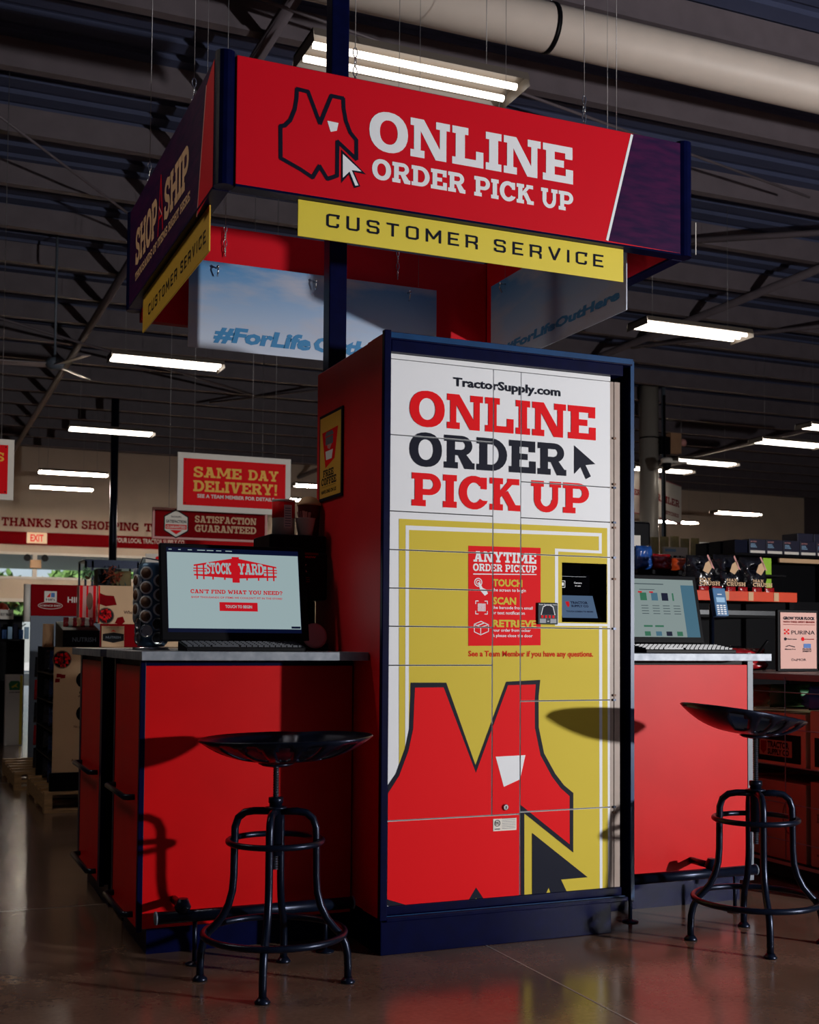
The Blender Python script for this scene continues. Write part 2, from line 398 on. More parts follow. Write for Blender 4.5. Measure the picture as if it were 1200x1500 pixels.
def concrete():
    m = bpy.data.materials.new('polished_concrete'); m.use_nodes = True; nt = m.node_tree; b = nt.nodes['Principled BSDF']
    tc = nt.nodes.new('ShaderNodeTexCoord'); n1 = nt.nodes.new('ShaderNodeTexNoise'); n1.inputs['Scale'].default_value = 1.6; n1.inputs['Detail'].default_value = 9
    n1.inputs['Roughness'].default_value = .65
    n2 = nt.nodes.new('ShaderNodeTexNoise'); n2.inputs['Scale'].default_value = 60; n2.inputs['Detail'].default_value = 3
    for n in (n1, n2): nt.links.new(tc.outputs['Object'], n.inputs['Vector'])
    r = nt.nodes.new('ShaderNodeValToRGB'); e = r.color_ramp.elements
    e[0].position = .3; e[0].color = lin('5c4639'); e[1].position = .7; e[1].color = lin('927463')
    mx = nt.nodes.new('ShaderNodeMix'); mx.data_type = 'RGBA'; mx.blend_type = 'MULTIPLY'; mx.inputs[0].default_value = .45
    nt.links.new(n1.outputs['Fac'], r.inputs[0]); nt.links.new(r.outputs[0], mx.inputs[6]); nt.links.new(n2.outputs['Fac'], mx.inputs[7])
    nt.links.new(mx.outputs[2], b.inputs['Base Color'])
    rr = nt.nodes.new('ShaderNodeMapRange'); rr.inputs[3].default_value = .12; rr.inputs[4].default_value = .24
    nt.links.new(n1.outputs['Fac'], rr.inputs[0]); nt.links.new(rr.outputs[0], b.inputs['Roughness'])
    b.inputs['Specular IOR Level'].default_value = .5
    bp = nt.nodes.new('ShaderNodeBump'); bp.inputs['Strength'].default_value = .03; bp.inputs['Distance'].default_value = .004
    nt.links.new(n2.outputs['Fac'], bp.inputs['Height']); nt.links.new(bp.outputs[0], b.inputs['Normal'])
    return m
CONC = concrete()
DECK = mat('ribbed_steel_deck', '3e4562', .6, var=.12, scale=2)
JOIST = mat('joist_paint', '5f565c', .55, var=.15, scale=6)
PIPEM = mat('white_pipe_paint', 'cfc3b8', .5, var=.05, scale=5)
DARKWALL = mat('dark_wall_paint', '4a4550', .75, var=.08, scale=2)
def glassm():
    m = bpy.data.materials.new('window_glass'); m.use_nodes = True; nt = m.node_tree
    nt.nodes.remove(nt.nodes['Principled BSDF']); o = nt.nodes['Material Output']
    t = nt.nodes.new('ShaderNodeBsdfTransparent'); g = nt.nodes.new('ShaderNodeBsdfGlossy'); g.inputs['Roughness'].default_value = .03
    f = nt.nodes.new('ShaderNodeFresnel'); f.inputs['IOR'].default_value = 1.5; mx = nt.nodes.new('ShaderNodeMixShader')
    nt.links.new(f.outputs[0], mx.inputs[0]); nt.links.new(t.outputs[0], mx.inputs[1]); nt.links.new(g.outputs[0], mx.inputs[2])
    nt.links.new(mx.outputs[0], o.inputs[0]); return m
GLASS = glassm()
def skyprint():
    m = bpy.data.materials.new('printed_sky'); m.use_nodes = True; nt = m.node_tree; b = nt.nodes['Principled BSDF']
    tc = nt.nodes.new('ShaderNodeTexCoord'); mp = nt.nodes.new('ShaderNodeMapping'); mp.inputs['Scale'].default_value = (1.2, 1.2, 4.5)
    mp.inputs['Rotation'].default_value = (0, .35, 0)
    n = nt.nodes.new('ShaderNodeTexNoise'); n.inputs['Scale'].default_value = 1.6; n.inputs['Detail'].default_value = 8
    sx = nt.nodes.new('ShaderNodeSeparateXYZ'); mr = nt.nodes.new('ShaderNodeMapRange')
    mr.inputs[1].default_value = 0; mr.inputs[2].default_value = .42
    mixz = nt.nodes.new('ShaderNodeMix'); mixz.data_type = 'RGBA'; mixz.inputs[6].default_value = lin('c4cedf'); mixz.inputs[7].default_value = lin('3f86bd')
    r = nt.nodes.new('ShaderNodeValToRGB'); r.color_ramp.elements[0].position = .48; r.color_ramp.elements[1].position = .72
    mx = nt.nodes.new('ShaderNodeMix'); mx.data_type = 'RGBA'; mx.inputs[7].default_value = lin('b8b4bc')
    nt.links.new(tc.outputs['Object'], mp.inputs[0]); nt.links.new(mp.outputs[0], n.inputs['Vector'])
    nt.links.new(tc.outputs['Object'], sx.inputs[0]); nt.links.new(sx.outputs[2], mr.inputs[0]); nt.links.new(mr.outputs[0], mixz.inputs[0])
    nt.links.new(n.outputs['Fac'], r.inputs[0]); nt.links.new(r.outputs[0], mx.inputs[0]); nt.links.new(mixz.outputs[2], mx.inputs[6])
    nt.links.new(mx.outputs[2], b.inputs['Base Color']); b.inputs['Roughness'].default_value = .45
    return m
SKYP = skyprint()
SKYTXT = mat('printed_blue_script', '2f7fb4', .5)

# ================================================================= SETTING
X0, X1, Y0, Y1, ZC = -8.0, 26.0, -8.0, 30.0, 5.64
fl = MB()
fl.box(X0, Y0, -.1, X1, Y1, 0)
floor = fl.build('floor', CONC, kind='structure', loc=(0, 0, 0))
jt = mat('saw_cut_filler', '9a928c', .6)
for k in range(6):
    x = 2.0+(k-2)*4.0
    MB().box(x-.003, Y0+.1, -.002, x+.003, Y1-.1, .0008).build('floor_joint', jt, floor)
for k in range(8):
    y = -4+k*4.6
    MB().box(X0+.1, y-.003, -.002, X1-.1, y+.003, .0008).build('floor_joint', jt, floor)

wb = MB(); WY = Y1
def wall_rect(x0, z0, x1, z1): wb.box(x0, WY, z0, x1, WY+.2, z1)
# back wall with the clerestory windows and the door glazing below them
wall_rect(X0, 0, 1.0, ZC+.3); wall_rect(9.6, 0, X1, ZC+.3); wall_rect(1.0, 3.16, 9.6, ZC+.3); wall_rect(1.0, 2.06, 9.6, 2.52)
wall_rect(3.15, 0, 9.6, 2.06); wall_rect(5.9, 2.5, 6.6, 3.17)
wall_back = wb.build('wall_back', WALLP, kind='structure')
def window(name, x0, z0, x1, z1, mull=()):
    t = tag(link(name, None, None, Vector(((x0+x1)/2, WY, z0))), kind='structure')
    f = MB(); e = .06
    f.box(x0, WY-.03, z0, x1, WY+.08, z0+e); f.box(x0, WY-.03, z1-e, x1, WY+.08, z1)
    f.box(x0, WY-.03, z0, x0+e, WY+.08, z1); f.box(x1-e, WY-.03, z0, x1, WY+.08, z1)
    f.build('window_frame', WCARD, t)
    for m in mull: MB().box(m-.05, WY-.04, z0+e, m+.05, WY+.09, z1-e).build('mullion', WCARD, t)
    MB().box(x0+e, WY+.01, z0+e, x1-e, WY+.02, z1-e).build('pane', GLASS, t)
window('window_1', 1.0, 2.52, 5.9, 3.16, (2.98,))
window('window_2', 6.6, 2.52, 9.6, 3.16, (8.1,))
dr = tag(link('door_1', None, None, Vector((2.1, WY, 0))), kind='structure')
d = MB(); e = .08
d.box(1.0, WY-.02, 0, 1.0+e, WY+.1, 2.06); d.box(3.15-e, WY-.02, 0, 3.15, WY+.1, 2.06); d.box(1.0, WY-.02, 2.06-e, 3.15, WY+.1, 2.06); d.box(2.04, WY-.02, 0, 2.12, WY+.1, 2.0)
d.build('door_frame', WCARD, dr); MB().box(1.08, WY+.02, .02, 3.07, WY+.03, 1.98).build('pane', GLASS, dr)
# red lettered band on the back wall
band = MB().box(-1.0, WY-.03, 3.34, 14.5, WY, 3.64).build('wall_band', DKRED, None, label='long dark red painted band running along the back wall above the windows', cat='wall sign')
a = Art(); T0 = -.97
a.slab('THANKS FOR SHOPPING', (2.206,3.797)[0], (5.413,3.772)[0], (3.293,3.764)[1], (3.289,3.968)[1], DKRED, 1)
a.slab('T', (5.543,3.946)[0], (5.747,3.786)[0], (3.293,3.764)[1], (3.289,3.968)[1], DKRED, 1)
a.text('YOUR LOCAL TRACTOR SUPPLY CO.', (4.848,3.915)[0], (6.56,3.82)[0], (5.368,3.475)[1], (5.366,3.585)[1], WCARD, 1)
a.emit(band, (0, WY-.032, 0), (1, 0, 0), (0, 0, 1))
MB().box(X1, Y0, 0, X1+.2, Y1, ZC+.3).build('wall_right', DARKWALL, kind='structure')
MB().box(X0-.2, Y0, 0, X0, Y1, ZC+.3).build('wall_left', DARKWALL, kind='structure')
MB().box(X0, Y0-.2, 0, X1, Y0, ZC+.3).build('wall_front', mat('front_wall_navy', '2a2c3a', .8), kind='structure')
ex = thing('exit_sign', 'small lit exit sign with red letters on the red band of the back wall', 'exit sign', (3.0, WY-.09, 3.36))
MB().box(2.78, WY-.09, 3.37, 3.24, WY-.035, 3.63).build('housing', EXITM, ex, .01)
a = Art(); a.text('EXIT', 2.86, 3.16, 3.42, 3.58, EXITR, 1, .03); a.emit(ex, (0, WY-.09, 0), (1, 0, 0), (0, 0, 1))
el = thing('emergency_light', 'twin headed emergency light on the window mullion under the exit sign', 'lamp', (3.0, WY-.13, 2.78))
MB().box(2.86, WY-.12, 2.78, 3.12, WY-.045, 2.98).build('housing', CREAM, el, .01)
for sx in (-1, 1): MB().lathe((2.99+sx*.2, WY-.1, 3.02), [(.05, 0), (.08, .04), (.085, .1)], 12, 0, (0, -1, 0)).build('lamp_head', BLACK, el)

# outside: canopy soffit, lawn and trees seen through the panes
MB().box(-4, 30.3, -.1, 24, 60, 0).build('ground_outside', mat('pale_paving', 'b0aca4', .9, var=.2, scale=3), kind='structure')
MB().box(-2, 30.3, 3.2, 16, 38, 3.4).build('canopy_soffit', mat('soffit_paint', 'd8dce0', .6), None, label='pale entrance canopy outside above the back windows', cat='canopy')
LEAF = mat('leaf_green', '7fa350', .8, var=.6, scale=3.2, col2='23401c')
BARK = mat('bark', '4a3a2c', .9)
def tree(x, y, h, r, label):
    t = thing('tree', label, 'tree', (x, y, 0), 'trees outside the windows')
    MB().tube([(x, y, 0), (x+.05, y, h*.5), (x, y, h*.8)], [.16, .12, .05], 8).build('trunk', BARK, t)
    m = MB(); rnd = random.Random(int(x*10))
    for k in range(1500):
        th = rnd.uniform(0, 2*pi); ph = math.acos(rnd.uniform(-1, 1)); q = r*rnd.uniform(.55, 1)
        c = Vector((x+q*sin(ph)*cos(th), y+q*sin(ph)*sin(th)*.7, h*.62+q*cos(ph)*.8*h/ (2*r)))
        a_ = Vector((rnd.gauss(0, 1), rnd.gauss(0, 1), rnd.gauss(0, 1))).normalized()*.26
        b_ = a_.orthogonal().normalized()*.16
        m.add([c-a_, c+b_, c+a_, c-b_], [(0, 1, 2, 3)])
    m.build('crown', LEAF, t)
for i, (x, y, h, r) in enumerate([(2.0, 41, 3.5, 2.0), (6.2, 42, 3.7, 2.0), (10.4, 41, 3.5, 2.0), (14.6, 42, 3.7, 2.0), (18.8, 41, 3.6, 2.0), (-2.2, 41, 3.6, 2.0)]):
    tree(x, y, h, r, ['leftmost leafy tree seen through the window glazing', 'leafy tree right of the mullion outside the window', 'third leafy tree from the left outside the window', 'fourth leafy tree outside, behind the black lattice frame', 'rightmost leafy tree outside the back windows', 'leafy tree outside at the left frame edge'][i])

# ceiling: ribbed deck with joists
ceil = MB()
n = int((X1-X0)/.3)
ceil.box(X0, Y0, ZC+.04, X1, Y1, ZC+.3)
ceiling = ceil.build('ceiling', DECK, kind='structure', loc=(0, 0, 0))
rb = MB()
for k in range(int((Y1-4)/.28)):
    y = 4+k*.28; rb.box(X0, y, ZC, X1, y+.16, ZC+.045)
rb.build('deck_ribs', DECK, ceiling, kind='stuff')
JZ = 5.4; jy = [5.75+1.235*k for k in range(19)]
for i, y in enumerate(jy):
    j = MB().box(X0, y-.045, JZ, X1, y+.045, JZ+.03).box(X0, y-.01, JZ+.03, X1, y+.01, ZC-.001).build('roof_purlin', JOIST, ceiling)
for x in (2.32, 9.5, 16.5):
    MB().tube([(x, 6.0, JZ-.055), (x, Y1-.02, JZ-.055)], .05, 10).build('girder_chord', JOIST, ceiling)
for p, q, r in [((.6, 7.2), (7.8, 8.9), .012), ((7.2, 10.6), (12.5, 6.9), .035), ((9.5, 14.5), (13.2, 10.0), .03), ((.2, 9.5), (3.2, 13.6), .012), ((1.0, 16.5), (5.5, 20), .02), ((5.0, 21), (8, 17), .02)]:
    MB().tube([(p[0], p[1], JZ-.1), (q[0], q[1], JZ-.1)], r, 8).build('brace', JOIST, ceiling)
pp = thing('ceiling_pipe', 'thick cream painted pipe running under the roof above the red sign', 'pipe', (4, 6.5, 4.85))
MB().tube([(-4, 6.62, 5.0), (22, 6.62, 5.0)], .15, 28).build('pipe_body', PIPEM, pp)
for x in (3.72, 9.8): MB().tube([(x-.015, 6.62, 5.0), (x+.015, 6.62, 5.0)], .157, 28).build('coupling_ring', BLACK, pp)
for x in (3.74, 9.8): MB().tube([(x, 6.62, 5.14), (x, 6.62, 6.0)], .008, 6).build('hanger_rod', WIRE, pp)

# ---- hanging fluorescent fixtures
def light_fixture(x0, y, label, tubes=3, z=4.25, L=1.22, W=.34):
    t = thing('light_fixture', label, 'ceiling light', (x0+L/2, y, z-.02), 'hanging fluorescent fixtures')
    x1 = x0+L; h = MB()
    h.box(x0-.03, y-W/2, z+.06, x1+.03, y+W/2, z+.075)
    h.add([(x0-.03, y-W/2-.02, z+.026), (x1+.03, y-W/2-.02, z+.026), (x1+.03, y-W/2, z+.075), (x0-.03, y-W/2, z+.075)], [(0, 1, 2, 3)])
    h.add([(x0-.03, y+W/2+.02, z+.026), (x1+.03, y+W/2+.02, z+.026), (x1+.03, y+W/2, z+.075), (x0-.03, y+W/2, z+.075)], [(0, 1, 2, 3)])
    for x in (x0-.03, x1+.03): h.add([(x, y-W/2-.02, z-.01), (x, y+W/2+.02, z-.01), (x, y+W/2, z+.075), (x, y-W/2, z+.075)], [(0, 1, 2, 3)])
    h.build('housing', mat('fixture_enamel', '5c544c', .5), t)
    for k in range(tubes):
        yy = y+(k-(tubes-1)/2)*W/tubes*.95
        MB().tube([(x0, yy, z+.025), (x1, yy, z+.025)], .019, 10).build('tube', TUBEL if x0 < 0 else TUBEN if y < 7 else (TUBEF if y > 20 else TUBEM), t)
    for x in (x0+.15, x1-.15): MB().tube([(x, y, z+.075), (x, y, ZC-.015)], .0022, 5).build('hanger_wire', WIRE, t)
    return t
light_fixture(1.97, 6.13, 'large two tube light directly above the red sign', 2)
for x, y, lb in [(2.16, 13.8, 'three tube light left of the sign over the black pole'), (2.33, 18.75, 'light hanging below and left of the three tube one, above the black pole'),
                 (2.42, 23.85, 'upper of the two far lights above the thanks lettering'), (2.5, 26.3, 'lower of the two far lights above the thanks lettering'),
                 (6.75, 10.15, 'three tube light right of the locker top, under the sign end'), (12.3, 15.25, 'long thin light at the right frame edge'),
                 (12.34, 17.5, 'light right of the round column beside the camera dome'), (18.1, 24.0, 'far light hanging over the right back wall corner'),
                 (-1.8, 5.2, 'light high on the left beside the big sign, beyond the frame edge'), (12.2, 18.6, 'small light just right of the round column, under the camera dome'), (12.1, 13.93, 'light end at the right frame edge, above the long thin light'), (7.4, 23.6, 'light showing behind the delivery sign and paper canister'), (7.3, 26.1, 'faint far light behind the paper canister'),
                 (18.0, 26.4, 'far light showing under the trailer sign')]:
    light_fixture(x, y, lb)

# ceiling fan
fn = thing('ceiling_fan', 'pale metal ceiling fan hanging high on the left', 'ceiling fan', (1.55, 13.9, 4.1))
fx, fy, fz = 1.55, 13.9, 4.1
MB().lathe((fx, fy, fz), [(.03, 0), (.09, .02), (.11, .07), (.08, .12), (.02, .14)], 18).build('motor', GREY, fn)
MB().tube([(fx, fy, fz+.12), (fx, fy, ZC)], .014, 8).build('down_rod', GREY, fn)
for k in range(3):
    an = radians(172+120*k); dx, dy = cos(an), sin(an)
    MB().obox((fx+dx*.38, fy+dy*.38, fz+.05), (dx*.3, dy*.3, 0), (-dy*.055, dx*.055, .012), (0, 0, .005)).build('blade', mat('fan_blade_metal', 'a09aa0', .35, metal=.5), fn)
# ================================================================= PARCEL LOCKER
YD = 4.03                              # plane of the locker doors
lk = thing('parcel_locker', 'tall red, white and yellow online order pick up locker in a navy frame', 'locker', (2.1, 4.36, 0))
MB().box(1.578, 4.15, .13, 2.617, 4.735, 2.2).build('body', REDS, lk, .004)
MB().box(1.576, 4.005, .13, 1.59, 4.15, 2.2).build('side_panel', REDS, lk)
MB().box(1.586, 4.0, 0, 2.53, 4.70, .128).build('base', NAVY, lk, .003)
PX0, PX1 = (2.627,1.213)[0], (2.647,1.214)[0]
f = MB()
f.box(1.575, 3.98, .125, 1.602, 4.004, 2.213); f.box(1.591, 4.004, .125, 1.602, 4.149, 2.213); f.box(PX0, 4.022, .105, PX1, 4.735, 2.213)
f.box(1.602, 4.0, 2.185, PX0, 4.149, 2.213)
f.box(1.602, 3.985, .118, 2.597, 4.08, .134)
f.build('frame', NAVY, lk, .003)
MB().box(PX0+.003, 4.018, .11, PX1-.001, 4.022, 2.208).build('frame_edge_lit', NAVYLIT, lk)  # lighter blue strip painted as the lit front of the post
MB().box(1.602, 3.996, 2.19, PX0, 4.0, 2.21).build('frame_edge_lit', NAVYLIT, lk)
MB().box(1.612, 4.005, 2.142, 2.588, 4.07, 2.186).build('top_rail', NAVY, lk, .003)
MB().box(1.604, 4.02, .134, 2.59, 4.07, .165).build('bottom_rail', NAVY, lk, .003)
MB().box(1.61, 4.018, 2.162, 2.575, 4.0225, 2.165).build('rail_highlight', NAVYLIT, lk)
MB().box(1.606, 3.998, .1345, 2.59, 4.0, .137).build('rail_highlight', NAVYLIT, lk)  # thin blue line painted as the highlight along the ledge
# locker wrap art in (x, z)
A = Art()
yel = [(1.656,1.543),(2.53,1.547),(2.534,0.145),(1.668,0.155)]
A.poly(yel, YEL, 0)
wl = 1; WF = []
for q in ([(1.682,1.52),(2.505,1.526),(2.505,1.513),(1.682,1.504)], [(1.682,1.52),(1.695,1.52),(1.701,0.637),(1.687,0.637)],
          [(2.492,1.526),(2.505,1.526),(2.505,1.447),(2.492,1.447)], [(2.298,1.459),(2.505,1.458),(2.505,1.447),(2.298,1.448)],
          [(2.298,1.459),(2.312,1.459),(2.313,1.165),(2.299,1.165)], [(2.299,1.176),(2.534,1.175),(2.534,1.166),(2.299,1.165)],
          [(2.493,1.164),(2.507,1.164),(2.509,0.136),(2.497,0.137)]):
    WF.append(q)
for q in union(WF): A.poly(q, WHITE, wl)
vo = [(1.706,0.954),(1.847,0.953),(1.967,0.65),(2.092,0.955),(2.236,0.961),(2.229,0.899),(2.23,0.784),(2.253,0.686),(2.301,0.608),(2.339,0.563),(2.38,0.532),(2.38,0.308),(2.17,0.465),(2.171,0.151),(1.609,0.124),(1.552,0.128),(1.549,0.522),(1.61,0.575),(1.652,0.631),(1.685,0.717),(1.701,0.79),(1.705,0.905)]
vi = [(1.723,0.936),(1.836,0.936),(1.968,0.622),(2.099,0.942),(2.216,0.944),(2.212,0.887),(2.213,0.782),(2.237,0.679),(2.286,0.598),(2.324,0.553),(2.363,0.521),(2.364,0.34),(2.153,0.498),(2.155,0.152),(2.013,0.148),(1.971,0.206),(1.93,0.147),(1.709,0.159),(1.619,0.19),(1.565,0.203),(1.562,0.507),(1.621,0.561),(1.664,0.623),(1.699,0.71),(1.717,0.787),(1.721,0.892)]
A.poly(vo, NAVP, 2, 'nc'); A.poly(vi, REDP, 3, 'nc')
A.poly([(1.609,0.17),(1.656,0.158),(1.609,0.155)], WHITE, 4); A.poly([(1.971,0.168),(1.979,0.155),(1.963,0.154)], YEL, 5)
A.poly([(2.049,0.679),(2.173,0.681),(2.151,0.592),(2.083,0.567)], WHITE, 4)
A.poly([(2.203,0.391),(2.443,0.211),(2.327,0.21),(2.352,0.163),(2.284,0.16),(2.275,0.185),(2.259,0.157),(2.204,0.154)], NAVP, 3, 'nc')
A.text('TractorSupply.com', (1.868,2.042)[0], (2.321,2.043)[0], (1.891,2.045)[1], (1.89,2.076)[1], NAVP, 2, .03)
def yz(a, b): return a[1], b[1]
A.slab('ONLINE', (1.694,1.942)[0], (2.478,1.953)[0], (1.844,1.885)[1], (1.844,2.014)[1], REDP, 2)
A.slab('ORDER', (1.695,1.793)[0], (2.347,1.785)[0], (1.832,1.739)[1], (1.831,1.861)[1], NAVP, 2)
A.poly([(2.382,1.859),(2.476,1.793),(2.432,1.786),(2.456,1.744),(2.434,1.732),(2.41,1.778),(2.382,1.749)], NAVP, 2, 'nc')
A.slab('PICK', (1.705,1.644)[0], (2.15,1.643)[0], (1.77,1.593)[1], (1.769,1.714)[1], REDP, 2)
A.slab('UP', (2.195,1.671)[0], (2.448,1.659)[0], (2.4,1.597)[1], (2.4,1.714)[1], REDP, 2)
card = [(1.933,1.456),(2.236,1.459),(2.237,1.091),(1.935,1.087)]
A.poly(card, REDP, 2)
A.slab('ANYTIME', (1.954,1.417)[0], (2.217,1.426)[0], (1.973,1.398)[1], (1.972,1.437)[1], WHITE, 3)
A.slab('ORDER PICKUP', (1.952,1.379)[0], (2.219,1.388)[0], (1.973,1.364)[1], (1.973,1.391)[1], WHITE, 3)
A.poly([(1.953,1.354),(2.218,1.359),(2.218,1.356),(1.953,1.35)], WHITE, 3)
for t, x1, yb, yt in (('TOUCH', (2.158,1.334)[0], (2.032,1.31)[1], (2.032,1.335)[1]), ('SCAN', (2.132,1.257)[0], (2.033,1.243)[1], (2.032,1.268)[1]), ('RETRIEVE', (2.218,1.181)[0], (2.033,1.159)[1], (2.033,1.184)[1])):
    A.text(t, (2.034,1.255)[0], x1, yb, yt, YEL, 3, .04)
for t, x1, yb, yt in (('the screen to begin', (2.173,1.309)[0], (2.032,1.29)[1], (2.032,1.302)[1]), ('the barcode from email', (2.202,1.233)[0], (2.033,1.225)[1], (2.033,1.236)[1]), ('or text notification', (2.169,1.232)[0], (2.033,1.205)[1], (2.033,1.217)[1]),
                      ('your order from locker', (2.194,1.143)[0], (2.033,1.141)[1], (2.033,1.152)[1]), ('& please close the door', (2.202,1.143)[0], (2.033,1.121)[1], (2.033,1.132)[1])):
    A.text(t, (2.032,1.255)[0], x1, yb, yt, WHITE, 3, .012)
A.text('See a Team Member if you have any questions.', (1.935,1.065)[0], (2.467,1.067)[0], (2.031,1.049)[1], (2.031,1.069)[1], ORTEXT, 2, .03)
# pictograms on the red card: touch, barcode, parcel
c1 = (1.974,1.322); A.oval(c1, .0165, .0165, .0035, WHITE, 3); A.oval(c1, .009, .009, .003, WHITE, 3)
A.poly([(1.972,1.322),(1.981,1.322),(1.991,1.302),(2.008,1.295),(2.014,1.281),(2.001,1.273),(1.983,1.291)], WHITE, 4, 'nc')
for k in range(6): A.poly([((1.973,1.229)[0]+k*.0055, (1.988,1.215)[1]), ((1.973,1.229)[0]+k*.0055+.0036, (1.988,1.215)[1]), ((1.973,1.229)[0]+k*.0055+.0036, (1.987,1.244)[1]), ((1.973,1.229)[0]+k*.0055, (1.987,1.244)[1])], WHITE, 3)
bx0, bx1, bz0, bz1 = (1.964,1.204)[0], (2.012,1.205)[0], (1.988,1.205)[1], (1.987,1.253)[1]
for sx, sz in ((bx0, bz0), (bx1, bz0), (bx0, bz1), (bx1, bz1)):
    dx = .011 if sx == bx0 else -.011; dz = .011 if sz == bz0 else -.011
    A.line([(sx+dx, sz), (sx, sz), (sx, sz+dz)], .003, WHITE, 3)
pk = [(1.958,1.167),(1.985,1.156),(2.017,1.166),(2.017,1.141),(1.985,1.128),(1.959,1.139)]
A.line(pk+[pk[0]], .003, WHITE, 3); A.line([pk[1], pk[4]], .003, WHITE, 3)
A.line([pk[0], (1.986,1.178), pk[2]], .003, WHITE, 3); A.line([(1.971,1.162), (2,1.172)], .004, WHITE, 3)

def door(name, x0, x1, z0, z1, ps=.0016):
    d = MB().box(x0+ps, YD, z0+ps, x1-ps, YD+.022, z1-ps).build(name, WHITE, lk, .001)
    A.emit(d, (0, YD, 0), (1, 0, 0), (0, 0, 1), (x0+ps*1.6, z0+ps*1.6, x1-ps*1.6, z1-ps*1.6))
    return d
MB().box(1.612, YD+.1, .166, PX0, YD+.115, 2.14).build('door_gap_liner', BLACK, lk)
XL, XC0, XC1, XR = 1.619, (2.034,1.458)[0], (2.151,1.463)[0], (2.545,1.477)[0]
ZB = (1.617,0.157)[1]; ZT = (1.622,2.122)[1]
zl = [ZB, (1.614,0.464)[1], (1.614,1.016)[1], (1.616,1.156)[1], (1.616,1.293)[1], (1.617,1.431)[1], (1.619,1.57)[1], (1.616,1.846)[1], ZT]
zr = [ZB, (2.153,0.471)[1], (2.151,0.882)[1], (2.252,1.157)[1], (2.251,1.433)[1], (2.154,1.57)[1], (2.154,1.706)[1], ZT]
door('locker_door', XL, XC1, zl[0], zl[1])
for a_, b_ in zip(zl[1:], zl[2:]): door('locker_door', XL, XC0, a_, b_)
door('centre_panel', XC0, XC1, zl[1], ZT)
sx0, sx1, sz0, sz1 = (2.329,1.287)[0], (2.528,1.291)[0], (2.33,1.18)[1], (2.329,1.407)[1]
for i, (a_, b_) in enumerate(zip(zr, zr[1:])):
    if i == 3:   # the door holding the screen bay: four pieces round the opening
        d = MB(); g = .0016
        d.box(XC1+g, YD, a_+g, sx0, YD+.022, b_-g); d.box(sx0, YD, a_+g, sx1, YD+.022, sz0); d.box(sx0, YD, sz1, sx1, YD+.022, b_-g); d.box(sx1, YD, a_+g, XR-g, YD+.022, b_-g)
        d = d.build('screen_panel', WHITE, lk)
        for q in ((XC1+g*1.6, a_+g*1.6, sx0, b_-g*1.6), (sx0, a_+g*1.6, sx1, sz0), (sx0, sz1, sx1, b_-g*1.6), (sx1, a_+g*1.6, XR-g*1.6, b_-g*1.6)):
            A.emit(d, (0, YD, 0), (1, 0, 0), (0, 0, 1), q)
    else: door('locker_door', XC1, XR, a_, b_)
hd = MB().box(XL, YD, ZT+.001, XR, YD+.022, 2.141).build('header_strip', WHITE, lk, .001)
s1 = MB()
s1.box(XR+.001, YD+.004, ZB, XR+.0165, YD+.022, ZT); s1.box(XR+.019, YD+.002, ZB, 2.589, YD+.022, ZT)
s1.build('hinge_post', BEIGE, lk)
for z in [z for z in zr[1:-1]]+[.9, 1.35, .45, 1.72, 1.9, 1.55]: MB().box(XR+.012, YD-.003, z-.004, XR+.024, YD+.004, z+.004).build('hinge_pin', BLACKM if z in zr else BROWNP, lk)
for z in [.6, .95, 1.2, 1.45, 1.7, 1.98]: MB().lathe((XL-.006, YD, z), [(.004, 0), (.004, .006)], 8, 0, (0, -1, 0)).build('hinge_pin', STEEL, lk)
MB().box(XL-.009, YD+.001, ZB, XL-.001, YD+.022, ZT).build('left_edge_trim', GALV, lk)
# screen bay
sb = MB(); dp = .085; y1 = YD+dp
sb.box(sx0-.002, y1, sz0-.002, sx1+.002, y1+.004, sz1+.002)
for (a0, b0, a1, b1) in ((sx0-.003, sz0, sx0, sz1), (sx1, sz0, sx1+.003, sz1), (sx0, sz0-.003, sx1, sz0), (sx0, sz1, sx1, sz1+.003)): sb.box(a0, YD-.0005, b0, a1, y1, b1)
bay = sb.build('screen_bay', BAYB, lk)
tl = MB(); zc = sz0+.115
tl.add([(sx0, YD+.01, sz0+.004), (sx1, YD+.01, sz0+.004), (sx1, YD+.06, zc), (sx0, YD+.06, zc), (sx0, YD+.02, sz0+.002), (sx1, YD+.02, sz0+.002), (sx1, YD+.07, zc), (sx0, YD+.07, zc)],
       [(0, 1, 2, 3), (5, 4, 7, 6), (0, 4, 5, 1), (3, 2, 6, 7)])
tl.build('screen_housing', BAYB, bay)
MB().box(sx0, YD+.055, zc, sx1, YD+.06, zc+.07).build('camera_bar', BAYB, bay)
a = Art(); V = Vector((0, .05, zc-sz0-.004)); Lv = V.length; V.normalize(); W_ = sx1-sx0
a.rect(.012, .014, W_-.03, Lv-.012, screen_mat('locker_screen_glow', '5f7a9c', .55), 0)
a.text('TRACTOR', .062, W_-.06, .074, .084, SCRB, 1, .04); a.text('SUPPLY CO', .062, W_-.06, .06, .069, SCRB, 1, .04)
a.poly([(.04, .082), (.056, .084), (.056, .068), (.048, .058), (.042, .066)], SCRR, 1, 'nc')
a.text('TOUCH SCREEN TO BEGIN', .035, W_-.045, .038, .044, SCRB, 1, .04)
a.emit(bay, (sx0, YD+.01, sz0+.004), (1, 0, 0), V)
a = Art(); a.line([(.022, .02), (.045, .02), (.045, .045), (.022, .045), (.022, .02)], .002, WHITE, 1); a.rect(.027, .026, .04, .039, WHITE, 1)
a.text('Camera', .085, .12, .036, .042, WHITE, 1, .02); a.text('in use', .09, .115, .025, .03, WHITE, 1, .02); a.rect(0, .062, W_*.7, .0635, GREY, 1)
a.emit(bay, (sx0, YD+.055, zc), (1, 0, 0), (0, 0, 1))
